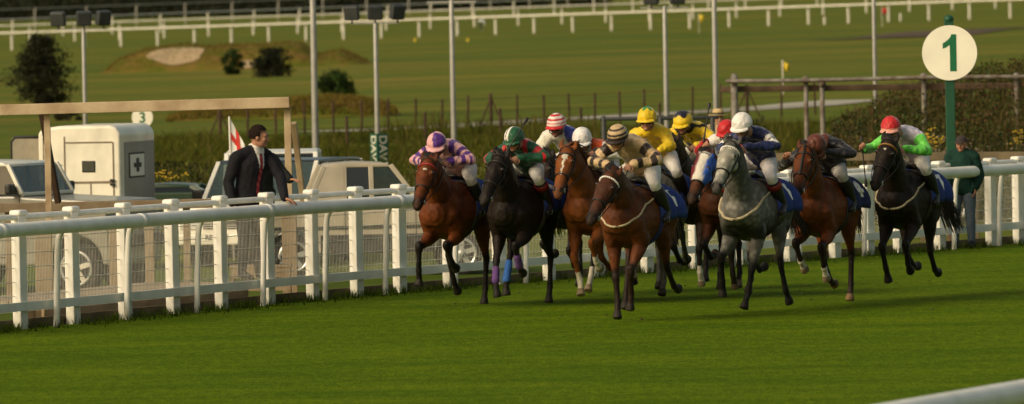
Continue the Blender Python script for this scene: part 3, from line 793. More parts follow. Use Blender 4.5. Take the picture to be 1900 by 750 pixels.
# ------------------------------------------------------------------ white rails
M['white'] = mat('white_rail_plastic', (.82, .81, .77), .42, var=.03, scale=3, dirt=(.70, .69, .63), spec=.4)
def stain(m):
    nt = m.node_tree; b = nt.nodes['Principled BSDF']; src = b.inputs['Base Color'].links[0].from_socket
    tc = N(nt, 'ShaderNodeTexCoord'); sp = N(nt, 'ShaderNodeSeparateXYZ'); nt.links.new(tc.outputs['Object'], sp.inputs[0])
    n_ = N(nt, 'ShaderNodeTexNoise'); n_.inputs['Scale'].default_value = 14; nt.links.new(tc.outputs['Object'], n_.inputs['Vector'])
    mr = N(nt, 'ShaderNodeMapRange'); mr.inputs[1].default_value = .02; mr.inputs[2].default_value = .30; mr.inputs[3].default_value = .75; mr.inputs[4].default_value = 0; nt.links.new(sp.outputs['Z'], mr.inputs[0])
    mu = N(nt, 'ShaderNodeMath', operation='MULTIPLY'); nt.links.new(mr.outputs[0], mu.inputs[0]); nt.links.new(n_.outputs['Fac'], mu.inputs[1])
    rgb = N(nt, 'ShaderNodeRGB'); rgb.outputs[0].default_value = (.16, .17, .07, 1); nt.links.new(mixc(nt, mu.outputs[0], src, rgb.outputs[0]), b.inputs['Base Color'])
stain(M['white'])
M['white_old'] = mat('weathered_white_rail', (.62, .60, .53), .6, var=.1, scale=2)
M['wire'] = mat('galvanised_mesh_wire', (.60, .60, .54), .5, metal=.0)
M['timber'] = mat('weathered_timber', (.21, .165, .11), .85, var=.3, scale=3, bump=.5, bscale=12, dirt=(.20, .14, .08))
M['timber_and_shade'] = mat('dark_timber_and_shade', (.10, .075, .045), .9, var=.35, scale=4, bump=.5, bscale=12)  # serves the step's timber bearers and the painted shade below the fence
fence = empty('crowd_fence', (FA.x, FA.y, 0), 0, 'white spectator fence of wide capped posts, rails and wire mesh along the track', 'fence')
def loc(a): return Vector(a) - Vector((FA.x, FA.y, 0))
SP = 1.435; KS = None
def px_of(p):
    v = CR.to_3x3().inverted() @ (Vector(p) - Vector((0, 0, CAMH))); return 950 - v.x / v.z * F
def s_at(px, off=0.0):
    return min(np.arange(S0 - 4, _acc[-1] - .3, .03), key=lambda s: abs(px_of(fpt(s, off)[0] + Vector((0, 0, .7))) - px))
def drop(s): return ss(S0 + 10, S0 + 24, s)           # the fence gets a little lower towards the far end
PS = [s_at(q) for q in (-150, -58, 37, 135, 230, 320, 410, 497, 578, 660, 740)]; PS += [PS[-1] + SP * k for k in range(1, 30)]; s_r = s_at(1610)
PS = [s for s in PS if s < s_r - .7] + [s_r] + [s_at(q) for q in (1667, 1742, 1838, 1889, 1945, 1999)]
post0 = Acc(); post0.box((0, 0, .66), (.20, .11, 1.36)); pm_ = None
capA = Acc(); capA.box((0, 0, 1.372), (.235, .15, .075))
for s in PS:
    p, t = fpt(s); a = math.atan2(t.y, t.x)
    if pm_ is None:
        po = post0.build('post', M['white'], fence, bevel=.012); pm_ = po.data
        cp = capA.build('cap', M['white'], po, bevel=.03, seg=3, smooth=True); cm_ = cp.data
    else:
        po = bpy.data.objects.new('post', pm_); COL.objects.link(po); po.parent = fence
        cp = bpy.data.objects.new('cap', cm_); COL.objects.link(cp); cp.parent = po
    po.location = loc(p); po.rotation_euler = (0, R(random.uniform(-.6, .6)), a + R(random.uniform(-3, 3))); po.scale.z = 1 - .085 * drop(s)
def run(s0, s1, off, z, st=.5, k=0):
    return [loc(fpt(s, off)[0]) + Vector((0, 0, z - k * drop(s))) for s in np.linspace(s0, s1, int((s1 - s0) / st) + 2)]
s0, s1 = PS[0], PS[-1]
a = Acc(); a.tube(run(s0, s1, .0, 1.325, .5, .11), .036, n=12, rec=False); a.build('top_rail', M['white'], fence, True)
a = Acc(); q = run(s0, s1, .085, .27, SP / 2)
for b, c in zip(q, q[1:]): a.bar(b, c + (c - b) * .002, .045, .105)
a.build('bottom_rail', M['white'], fence)
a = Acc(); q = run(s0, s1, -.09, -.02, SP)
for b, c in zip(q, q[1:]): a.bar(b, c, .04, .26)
a.build('ground_shade_strip', M['timber_and_shade'], fence)  # dark strip standing in for shaded ground under the bottom rail
for u, v in zip(PS, PS[1:]):
    if v - u < .3: continue
    g = Acc()
    A0, t0 = fpt(u + .09, -.02); A1, t1 = fpt(v - .09, -.02); L = (A1 - A0).length; nw = max(6, int(L / .042)); zt_ = 1.24 - .11 * drop(u)
    for i in range(nw + 1):
        p = loc(A0.lerp(A1, i / nw)); g.tube([p + Vector((0, 0, .20)), p + Vector((0, 0, zt_))], .0019, n=3, cap=False, rec=False)
    for i in range(7):
        z = .22 + i * .168 * zt_ / 1.24; g.tube([loc(A0) + Vector((0, 0, z)), loc(A1) + Vector((0, 0, z))], .0046, n=4, cap=False, rec=False)
    g.build('mesh_panel', M['wire'], fence)
g = Acc(); g.bar(loc(fpt(s_at(1826), -.12)[0]) + Vector((0, 0, 1.08)), loc(fpt(s_at(1800), -.12)[0]) + Vector((0, 0, .45)), .03, .05); g.build('stay', M['white'], fence)
rail = empty('running_rail', (FA.x, FA.y, 0), 0, 'white plastic running rail on curved legs between the track and the spectator fence', 'rail')
a = Acc(); a.tube(run(s0 - 1, s1 + .5, .33, 1.195, .35, .075), .083, n=20, rec=False); a.build('rail', M['white'], rail, True)
SU = [s_at(q, .2) for q in (-155, -30, 102, 234, 364, 486, 602, 714)]; SU += [SU[-1] + 2.04 * k for k in range(1, 20)]
for s in [q for q in SU if q < s_at(1640)] + [s_at(q) for q in (1746, 1829, 1884, 1950)]:
    p, t = fpt(s, .20); o = Vector((t.y, -t.x, 0)); p = loc(p); g = Acc(); k = .08 * drop(s)
    g.tube(catmull([p, p + Vector((0, 0, .6)) + o * .02, p + Vector((0, 0, .98 - k)) + o * .04, p + Vector((0, 0, 1.10 - k)) + o * .07, p + Vector((0, 0, 1.17 - k)) + o * .12], 5), .036, n=12, rec=False)
    g.build('support', M['white'], rail, True)
# joint sleeves on the running rail
for s in (S0 - 1.3, S0 + 2.7, S0 + 6.7, S0 + 10.7, S0 + 14.7, S0 + 18.7, S0 + 22.7):
    g = Acc(); g.tube([loc(fpt(s, .33)[0]) + Vector((0, 0, 1.195 - .075 * drop(s))), loc(fpt(s + .16, .33)[0]) + Vector((0, 0, 1.195 - .075 * drop(s)))], .087, n=20, cap=False, rec=False); g.build('joint_sleeve', M['white'], rail, True)
# the rail nearest the camera, on the other side of the track
q0 = at(1620, 750, 56.8); q1 = at(1900, 703, 60); dr = (q1 - q0).normalized(); dr.z = 0; dr.normalize()
n0 = Vector((q0.x, q0.y, 0)); nr_ = empty('running_rail', n0, 0, 'blurred white rail crossing the bottom right corner, nearest the viewer', 'rail')
a = Acc(); a.tube([dr * u + Vector((0, 0, 1.20)) for u in np.linspace(-24, 20, 30)], .083, n=20, rec=False); a.build('rail', M['white'], nr_, True)
for u in np.arange(-20, 20, 2.04):
    o = Vector((-dr.y, dr.x, 0)); p = dr * u - o * .3; g = Acc()
    g.tube(catmull([p, p + Vector((0, 0, .55)), p + Vector((0, 0, .95)) + o * .05, p + Vector((0, 0, 1.10)) + o * .28], 5), .036, n=12, rec=False); g.build('support', M['white'], nr_, True)
# far rails
def far_rail(pa, pb, h, space, label, r=.105, m='white_old', ext=.1):
    a = on(*pa); b = on(*pb); d = b - a; a = a - d * ext; b = b + d * ext; L = (b - a).length; e = empty('running_rail', onz(a.x, a.y), 0, label, 'rail', 'white rails on the far side of the course')
    o = e.location.copy(); n = int(abs(pb[0] - pa[0]) * (1 + 2 * ext) / space); h = h * (a.y + b.y) / 2 / F; pts = []
    sn = Vector((d.y, -d.x, 0)).normalized()
    if sn.y > 0: sn = -sn
    for i in range(n + 1):
        p = a.lerp(b, i / n); p = onz(p.x, p.y) - o; pts.append(p + Vector((0, 0, h)) + sn * .3)
        g = Acc(); g.tube(catmull([p, p + Vector((0, 0, h * .75)), p + Vector((0, 0, h * .93)) + sn * .06, p + Vector((0, 0, h * .98)) + sn * .28], 3), .12, n=8, rec=False); g.build('support', M[m], e, True)
    g = Acc(); g.tube(pts, r, n=10, rec=False); g.build('rail', M[m], e, True)
M['grey_rail'] = mat('grey_weathered_rail', (.36, .34, .30), .7)
FARROWS = [((0, 94), (1900, 33), 33, 70, 'nearest of the four long white rails across the far field'),
           ((0, 82), (1900, 14), 33, 80, 'second long white rail across the far field, just beyond the nearest one'),
           ((0, 72), (1400, 14), 32, 79, 'third long white rail across the far field, in front of the dark hedge'),
           ((0, 60), (1100, 14), 38, 82, 'farthest greyish white rail against the dark hedge at top left')]
for i, r_ in enumerate(FARROWS): far_rail(*r_, m='grey_rail' if i == 3 else 'white_old')

# ------------------------------------------------------------------ foliage helpers
def leaves(name, P, size, cols, m, up=.3):
    n = len(P); a = NR.normal(size=(n, 3)); a[:, 2] *= .6; a /= np.linalg.norm(a, axis=1)[:, None]; b = NR.normal(size=(n, 3)); b[:, 2] += up; b -= a * (a * b).sum(1)[:, None]; b /= np.linalg.norm(b, axis=1)[:, None]
    s = (size * NR.uniform(.55, 1.35, n))[:, None]
    V = np.stack([P - b * s * .5, P + a * s * .30, P + b * s * .5, P - a * s * .30], 1).reshape(-1, 3)
    me = bpy.data.meshes.new(name); me.vertices.add(n * 4); me.vertices.foreach_set('co', V.astype(np.float32).ravel())
    me.loops.add(n * 4); me.loops.foreach_set('vertex_index', np.arange(n * 4, dtype=np.int32)); me.polygons.add(n); me.polygons.foreach_set('loop_start', (np.arange(n) * 4).astype(np.int32)); me.update(calc_edges=True)
    paint(me, np.repeat(cols, 4, 0)); return me
M['leaf'] = vmat('leaf_green', rough=.7, var=.2, scale=1.5, bump=0, spec=.2, trl=.25)
def crown_pts(n, w, h, shape, seed):
    rs = np.random.RandomState(seed); out = []; cl = []
    nc = max(10, n // (34 if shape == 'conifer' else 60))
    for i in range(nc):
        if shape == 'conifer':
            u = rs.uniform(0, 1) ** 1.1; t = i * 2.4; L_ = (w / 2) * 1.15 * (1.12 - u) ** .75 * rs.uniform(.55, 1.12) * (.75 if u < .12 else 1); q = rs.uniform(.02, 1) ** .6
            cl.append((L_ * q * math.cos(t), L_ * q * math.sin(t), h * (.06 + .86 * u) + L_ * q * .38, rs.uniform(.5, 1.3))); continue
        elif shape == 'cone':
            u = rs.uniform(0, 1) ** 1.2; r = (w / 2) * (1 - u) ** .62 * rs.uniform(.3, 1.08) + .05 * w; z = h * (.06 + .92 * u)
        elif shape == 'drop':
            u = rs.uniform(0, 1); r = (w / 2) * max(0, math.sin(math.pi * (u * .9 + .1))) ** .8 * rs.uniform(.3, 1); z = h * (.03 + .95 * u)
        else:
            u = rs.uniform(0, 1); r = (w / 2) * math.sqrt(max(0, 1 - max(0, u * 1.02 - .04) ** 2.6)) * rs.uniform(.4, 1.0); z = h * (.04 + .90 * u)
        t = rs.uniform(0, 2 * math.pi); cl.append((r * math.cos(t), r * math.sin(t), z, rs.uniform(.55, 1.25)))
    for i in range(n):
        c = cl[rs.randint(nc)]; s = .075 * (w + h) / 2 * (.62 if shape == 'conifer' else 1.1)
        p = np.array(c[:3]) + rs.normal(size=3) * s * np.array([1, 1, .7]); out.append((*p, c[3]))
    return np.array(out)
def tree(px, py, wpx, hpx, shape, col, name, label, cat, n, leaf, seed, trunk=True, group=None, y=None):
    p = on(px, py); s = F / p.y; w_ = wpx / s; h_ = hpx / s
    e = empty(name, p, 0, label, cat, group); q = crown_pts(n, w_, h_, shape, seed); q[:, 2] = np.maximum(q[:, 2], .04)
    c = np.array(col)[None] * q[:, 3:4] * NR.uniform(.7, 1.3, (n, 1)); c[:, 1] *= NR.uniform(.9, 1.1, n)
    link('crown', leaves('crown', q[:, :3], leaf, c, M['leaf']), M['leaf'], e)
    t = Acc(); t.tube([(0, 0, -.1), (.02 * w_, 0, h_ * .3), (-.02 * w_, .02, h_ * .8)], [.035 * w_ + .02, .025 * w_ + .015, .008], n=8, rec=False)
    rs = random.Random(seed)
    for i in range(9):
        z = h_ * rs.uniform(.12, .7); a = rs.uniform(0, 6.28); L = w_ * .36 * (1 - z / h_ * .6); t.tube([(0, 0, z), (L * .5 * math.cos(a), L * .5 * math.sin(a), z + .12 * L), (L * math.cos(a), L * math.sin(a), z + .35 * L)], [.012 * w_ + .008, .009 * w_, .005], n=6, rec=False)
    t.build('trunk', M['bark'], e, True); return e
M['bark'] = mat('dark_bark', (.04, .03, .02), .9, var=.3, bump=.6, bscale=20)
tree(78, 212, 132, 152, 'conifer', (.020, .022, .008), 'conifer_tree', 'small dark conifer with ragged branches standing behind the timber frame', 'tree', 12000, .105, 5)
tree(430, 139, 42, 47, 'drop', (.022, .045, .007), 'bush', 'small dark green bush, narrow at its foot, beside the sand bunker', 'bush', 1500, .16, 8)
tree(506, 143, 74, 54, 'dome', (.018, .022, .009), 'bush', 'broad dark rounded bush on the tan mound', 'bush', 3400, .16, 9)
tree(622, 188, 74, 56, 'dome', (.030, .060, .008), 'bush', 'rounded mid green bush beside the tall lamp pole', 'bush', 3200, .13, 10)
tree(127, 224, 52, 30, 'dome', (.020, .018, .009), 'bush', 'low dark bush under the conifer, behind the timber beam', 'bush', 1200, .10, 12)
# dark hedge along the far edge of the course
ha, hb = on(-60, 42), on(1130, 12); hd_ = hb - ha; nh = 26000
tq = NR.uniform(0, 1, nh); hh_ = NR.uniform(0, 1, nh); HH = 7.0
hb_ = np.array([ha.lerp(hb, t) for t in tq]); bump_ = np.array([mnoise.noise(Vector((t * 40, 0, 0))) for t in tq])
P = hb_ + np.stack([NR.normal(0, .6, nh), NR.normal(0, 1.6, nh), hh_ * HH * (1 + .25 * bump_)], 1)
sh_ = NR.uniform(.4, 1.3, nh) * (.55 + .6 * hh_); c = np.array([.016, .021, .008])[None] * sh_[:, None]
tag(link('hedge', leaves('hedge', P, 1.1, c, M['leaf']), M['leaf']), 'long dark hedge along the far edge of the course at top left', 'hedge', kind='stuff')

# ------------------------------------------------------------------ mounds, bunker, path, ditch
def tan_mat():
    m, nt, b = nodes('dry_tan_rough')
    a = nz(nt, mapv(nt, (.5, .5, .5)), 1, 6, .65)
    c = ramp(nt, a, [(.34, (.070, .098, .010)), (.47, (.120, .108, .018)), (.60, (.175, .112, .032)), (.75, (.21, .13, .045))]); nt.links.new(c, b.inputs['Base Color']); b.inputs['Roughness'].default_value = 1; b.inputs['Specular IOR Level'].default_value = .05
    return m
M['tan'] = tan_mat(); M['sand'] = mat('bunker_sand', (.36, .27, .155), .95, var=.12, scale=.8)
def mound(px0, px1, pyb, hpx, dep, name, prof, seed, blade=3500):
    a = on((px0 + px1) / 2, pyb); a, b = [at(q, pyb, a.y) for q in (px0, px1)]; s = F / ((a.y + b.y) / 2); L = (b - a).length; H = hpx / s
    d = (b - a).normalized(); nn = Vector((-d.y, d.x, 0)); nu, nv = 60, 16
    def hgt(u, v):
        f = np.interp(u, [q[0] for q in prof], [q[1] for q in prof]); e = max(0, 1 - (2 * v - 1) ** 2)
        return H * f * e ** .8 * (1 + .16 * mnoise.noise(Vector((u * 9, v * 2, seed))))
    V = []; Fc = []
    for i in range(nu + 1):
        for j in range(nv + 1):
            u, v = i / nu, j / nv; p = a.lerp(b, u) + nn * ((v - .2) * dep); V.append((p.x, p.y, gz(p.x, p.y) - .03 + hgt(u, v)))
    for i in range(nu):
        for j in range(nv): k = i * (nv + 1) + j; Fc.append((k, k + nv + 1, k + nv + 2, k + 1))
    me = bpy.data.meshes.new(name); me.from_pydata(V, [], Fc); me.update(); o = tag(link(name, me, M['tan'], None, True), kind='structure')
    def surf(u, v): p = a.lerp(b, u) + nn * ((v - .2) * dep); return Vector((p.x, p.y, gz(p.x, p.y) - .03 + hgt(u, v)))
    if blade:
        P = np.array([tuple(surf(NR.uniform(.02, .98), NR.uniform(.03, .8))) for _ in range(blade)]); t = NR.uniform(0, 1, (blade, 1))
        tag(blades('rough_grass', P, .20, .05, .7, np.array([.12, .12, .016]) * (1 - t) + np.array([.23, .145, .042]) * t, M['blade']), 'dry tan rough grass on the golf mounds', 'grass', kind='stuff')
    return surf
s1_ = mound(185, 690, 128, 50, 16, 'grass_mound', [(0, 0), (.06, .5), (.18, .85), (.38, 1.0), (.5, .8), (.62, .95), (.74, .8), (.8, .45), (.88, .6), (1, 0)], 2, 3000)
mound(300, 745, 220, 36, 8, 'grass_mound', [(0, 0), (.15, .6), (.4, .75), (.6, 1), (.8, .9), (.92, .6), (1, 0)], 6, 5000)
def bunker(u0, u1, v0, v1, name):
    n = 34; V = []; Fc = []
    for r_ in range(9):
        for k in range(n):
            t = 2 * math.pi * k / n; rr = r_ / 8 * (1 + .22 * mnoise.noise(Vector((math.cos(t) * 1.5, math.sin(t) * 1.5, u0 * 9))))
            u = (u0 + u1) / 2 + (u1 - u0) / 2 * rr * math.cos(t); v = (v0 + v1) / 2 + (v1 - v0) / 2 * rr * math.sin(t)
            p = s1_(u, v); V.append((p.x, p.y - .02, p.z + .05))
    for r_ in range(8):
        for k in range(n): k2 = (k + 1) % n; Fc.append((r_ * n + k, r_ * n + k2, r_ * n + n + k2, r_ * n + n + k))
    me = bpy.data.meshes.new(name); me.from_pydata(V, [], Fc); me.update(); tag(link(name, me, M['sand'], None, True), kind='structure')
bunker(.17, .385, .05, .30, 'sand_bunker'); bunker(.51, .575, .0, .07, 'sand_bunker')
# greener skirt in front of the big mound
def strip(pts, wd, name, m, z=.03, kind='structure'):
    V = []; Fc = []; q = catmull(pts, 6)
    for i, p in enumerate(q):
        d = (q[min(i + 1, len(q) - 1)] - q[max(i - 1, 0)]); n_ = Vector((-d.y, d.x, 0)).normalized()
        for s in (-1, 1): e = p + n_ * wd / 2 * s; V.append((e.x, e.y, gz(e.x, e.y) + z))
    for i in range(len(q) - 1): Fc.append((2 * i, 2 * i + 2, 2 * i + 3, 2 * i + 1))
    me = bpy.data.meshes.new(name); me.from_pydata(V, [], Fc); me.update()
    if me.polygons[0].normal.z < 0: me.flip_normals()
    return tag(link(name, me, m), kind=kind)
M['path'] = mat('pale_concrete_path', (.33, .31, .26), .9, var=.15, scale=.5)
strip([on(*p) for p in ((600, 246), (800, 238), (930, 230), (1050, 223), (1200, 214), (1350, 206), (1460, 199), (1530, 192), (1605, 186))], 3.2, 'path', M['path'])
M['ditch'] = mat('burnt_brown_ditch', (.065, .040, .022), .95, var=.3, scale=.3)
strip([on(*p) for p in ((1600, 72), (1680, 70), (1740, 62), (1800, 56), (1900, 53), (1990, 50))], 9, 'ditch', M['ditch'], .05)

# ------------------------------------------------------------------ wire fences, poles, pipe frame, flags
M['rust'] = mat('rusty_steel_post', (.045, .024, .014), .85, var=.4, scale=10)
M['galv'] = mat('galvanised_pole', (.34, .34, .32), .45, metal=.35, var=.12, scale=4)
M['lampcase'] = mat('dark_lamp_casing', (.035, .04, .042), .5, var=.2)
M['pipe'] = mat('weathered_grey_pipe', (.17, .16, .14), .7, var=.35, scale=5, dirt=(.09, .06, .04))
M['brownbeam'] = mat('brown_rusty_beam', (.10, .065, .04), .85, var=.35, scale=3)
def wire_fence(pxs, base0, base1, hgt, label, brace=(), rad=.035):
    pts = []; x0, x1 = pxs[0], pxs[-1]
    for px in pxs:
        t = (px - x0) / (x1 - x0); pts.append(on(px, base0 + (base1 - base0) * t))
    o = pts[0].copy(); e = empty('wire_fence', o, 0, label, 'fence')
    for px, p in zip(pxs, pts):
        b = Acc(); h = hgt * random.uniform(.94, 1.06); tl_ = random.uniform(-.03, .03); b.tube([p - o, p - o + Vector((tl_, 0, h))], rad * (1.5 if px in brace else 1), n=8, rec=False)
        if px in brace:
            for s in (-1, 1): b.tube([p - o + Vector((s * .42, 0, 0)), p - o + Vector((0, 0, h * .93))], rad * .8, n=6, rec=False)
        b.build('post', M['rust'], e, True)
    b = Acc()
    for f in (.3, .6, .93):
        b.tube([p - o + Vector((0, 0, hgt * f)) for p in pts], .006, n=4, rec=False)
    b.build('strand', M['rust'], e)
wire_fence([409, 460, 512, 566, 619, 672, 720, 772, 821, 868, 912, 960, 1010, 1057, 1104, 1151, 1195, 1240, 1285, 1337, 1387, 1450, 1513], 268, 214, 1.08, 'long wire fence on rusty steel posts crossing behind the undergrowth', (409, 912, 1387))
wire_fence([645, 790, 930, 1079, 1225], 278, 252, .95, 'lower wire fence on widely spaced short posts in front of the long one', (), .04)
def heads(e, zt, xs, s=.34, barw=1.0):
    b = Acc(); b.bar((-barw * .55, 0, zt), (barw * .55, 0, zt), .05, .035); b.build('cross_arm', M['galv'], e)
    for i, x in enumerate(xs):
        rot = Matrix.Rotation(R(-24 + 24 * i + 8), 3, 'Z') @ Matrix.Rotation(R(14), 3, 'X')
        b = Acc(); b.box((x, -.05, zt + .24), (s, s * .5, s * .98), rot); h_ = b.build('floodlight', M['lampcase'], e, bevel=.035)
        b = Acc(); b.bar((x, 0, zt + .0), (x, 0, zt + .10), .04, .10); b.build('bracket', M['lampcase'], h_)
def pole(px, pyb, pyt, y, wpx, label, lamps=None, bar=None, tall=0):
    p = at(px, pyb, y); z0 = gz(p.x, p.y); tp = at(px, pyt, y).z + tall; s = F / y
    e = empty('floodlight_pole' if lamps else 'lamp_pole', (p.x, y, z0), 0, label, 'pole', 'poles standing along the far side of the car park')
    b = Acc(); r_ = wpx / s / 2; b.tube([(0, 0, -.1), (0, 0, (tp - z0) * .5), (0, 0, tp - z0)], [r_ * 1.08, r_, r_ * .9], n=12, rec=False); b.build('pole', M['galv'], e, True)
    b = Acc(); b.box((0, 0, .12), (r_ * 4, r_ * 4, .26)); b.build('base', M['galv'], e, bevel=.02)
    if lamps: heads(e, tp - z0, lamps)
    if bar: b = Acc(); b.bar((-bar / 2, 0, tp - z0), (bar / 2, 0, tp - z0), .07, .05); b.build('cross_arm', M['galv'], e)
    return e
pole(158, 225, 54, 206, 8, 'slim grey pole with three dark floodlights beside the conifer', (-.56, .02, .46))
pole(586, 298, -6, 196, 12, 'thick tall grey pole just right of the timber frame', tall=1.2)
pole(701, 290, 43, 205, 9, 'grey pole with three dark floodlights above the green banner', (-.52, .0, .50))
pole(842, 250, 4, 205, 10, 'grey pole with a flat bar on top, left of the green and red rider', bar=1.1)
pole(1237, 230, 14, 208, 9, 'grey pole with two lamps at the top edge, behind the yellow capped riders', (-.30, .30))
pole(1329, 225, -8, 204, 10, 'tall grey pole behind the white capped rider on the grey horse', tall=1.0)
pole(1625, 225, -8, 206, 8, 'tall slim grey pole behind the red capped rider', tall=1.0)
# green banners wrapped round two of the poles
M['bannergreen'] = mat('dark_green_banner', (.008, .075, .045), .6, var=.12)
M['bannertext'] = mat('white_banner_lettering', (.58, .57, .49), .7, var=.08)
def banner(px, y, py0, py1, wpx, rz, label):
    s = F / y; c = at(px, py1, y); H = (py1 - py0) / s; wd = wpx / s / (math.cos(rz) + math.sin(rz)); e = empty('banner', c, rz, label, 'sign', 'green banners round the poles')
    b = Acc(); b.box((0, 0, H / 2), (wd, wd, H)); b.build('sleeve', M['bannergreen'], e, bevel=.006)
    for i, (ox, oy, rr) in enumerate(((0, -1, 0), (-1, 0, -90))):
        t = text_mesh('DAVYOR', .37 * wd / .3, 0, .006)
        t.transform(Matrix.Diagonal((1.0, .78, 1, 1)))
        L = max(v.co.x for v in t.vertices) - min(v.co.x for v in t.vertices)
        o = link('lettering', t, M['bannertext'], e); k = min(1, H * .94 / L)
        o.matrix_local = Matrix.Translation((ox * (wd / 2 + .004), oy * (wd / 2 + .004), H * .5)) @ Matrix.Rotation(R(rr), 4, 'Z') @ Matrix.Rotation(R(90), 4, 'X') @ Matrix.Rotation(R(-90), 4, 'Z') @ Matrix.Diagonal((k, 1, 1, 1))
banner(705, 204.5, 248, 347, 34, R(33), 'dark green banner with white letters down it, seen past the beige pickup')
banner(1625, 205.5, 205, 300, 24, R(30), 'dark green banner with white letters half hidden behind the red capped rider')
# pipe frame on the right
pf_o = at(1362, 270, 190); pf = empty('pipe_gantry', (pf_o.x, 190, gz(pf_o.x, 190)), 0, 'long grey pipe and brown beam carried on steel posts at right', 'frame'); po_ = pf.location.copy()
def pp(px, py, y=190): return at(px, py, y) - po_
b = Acc(); b.tube([pp(1350, 151), pp(1500, 149.5), pp(1720, 144), pp(1960, 142)], .045, n=10, rec=False); b.build('top_pipe', M['pipe'], pf, True)
b = Acc(); b.bar(pp(1338, 166, 190.3), pp(1960, 158, 190.3), .10, .125); b.build('beam', M['brownbeam'], pf, bevel=.01)
for px, t, w_ in ((1362, 143, .075), (1495, 146, .05), (1525, 152, .055), (1714, 140, .055), (1886, 140, .055)):
    b = Acc(); q = pp(px, t, 190.15); b.tube([q, Vector((q.x, q.y, 0))], w_, n=10, rec=False); b.build('post', M['pipe'], pf, True)
    b = Acc(); b.tube([q + Vector((0, -.1, -.03)), q + Vector((0, .0, -.03))], .085, n=10, rec=False); b.build('coupling', M['pipe'], pf, True)
# low dark barrier between the yellow riders' heads
lb = at(1115, 260, 175); le = empty('pipe_barrier', (lb.x, 175, gz(lb.x, 175)), 0, 'low dark green pipe barrier behind the hooped and yellow riders', 'barrier'); lo = le.location.copy()
b = Acc(); b.tube([at(1116, 221, 175) - lo, at(1330, 218, 175) - lo], .04, n=10, rec=False); b.build('rail', M['lampcase'], le, True)
for px in (1120, 1225, 1322):
    b = Acc(); q = at(px, 220, 175) - lo; b.tube([q, Vector((q.x, 0, 0))], .05, n=10, rec=False); b.build('post', M['lampcase'], le, True)
# golf flags
M['yellow'] = mat('yellow_flag_cloth', (.62, .46, .03), .8, var=.1); M['red'] = mat('red_flag_cloth', (.50, .03, .02), .8, var=.1)
def flag(px, pb, pt, wpx, hpx, m, label, grp='golf flags on the far greens'):
    p = on(px, pb); s = F / p.y; e = empty('golf_flag', p, 0, label, 'flag', grp); H = (pb - pt) / s
    b = Acc(); b.tube([(0, 0, 0), (0, 0, H)], .028, n=6, rec=False); b.build('pin', M['white_old'], e, True)
    b = Acc(); W_, h_ = wpx / s, hpx / s; n = 6
    for i in range(n + 1):
        x = W_ * i / n; y = .08 * math.sin(i * 1.3); b.v += [Vector((x, y, H - .02 - .02 * i)), Vector((x, y, H - h_ * (1 - .55 * (i / n)) - .03 * i))]
    for i in range(n): b.f.append((2 * i, 2 * i + 2, 2 * i + 3, 2 * i + 1))
    o = b.build('cloth', m, e, True); o.modifiers.new('t', 'SOLIDIFY').thickness = .01
flag(1453, 175, 113, 13, 20, M['yellow'], 'small yellow golf flag above the pipe frame')
flag(1297, 62, 26, 10, 18, M['yellow'], 'tiny yellow golf flag below the far rails')
flag(1637, 50, 14, 10, 14, M['red'], 'tiny red golf flag below the far rails at right')
def marker(px, pb, h, wpx, m, label, name='marker_post'):
    p = on(px, pb); s = F / p.y; e = empty(name, p, 0, label, 'marker', 'markers on the far field'); b = Acc(); r_ = wpx / s / 2
    b.tube([(0, 0, 0), (0, 0, h / s * .8), (0, 0, h / s)], [r_, r_, r_ * .7], n=8, rec=False); b.build('stake', m, e, True)
marker(849, 63, 16, 5, M['white_old'], 'short white stake near the golfer below the far rails')
marker(1671, 40, 14, 4, M['white_old'], 'short white stake right of the red golf flag')
marker(1530, 46, 14, 4, M['white_old'], 'short white stake left of the red golf flag')
marker(770, 77, 5, 4, M['yellow'], 'left one of two yellow tee markers below the far rails')
marker(868, 77, 5, 4, M['yellow'], 'right one of two yellow tee markers below the far rails')

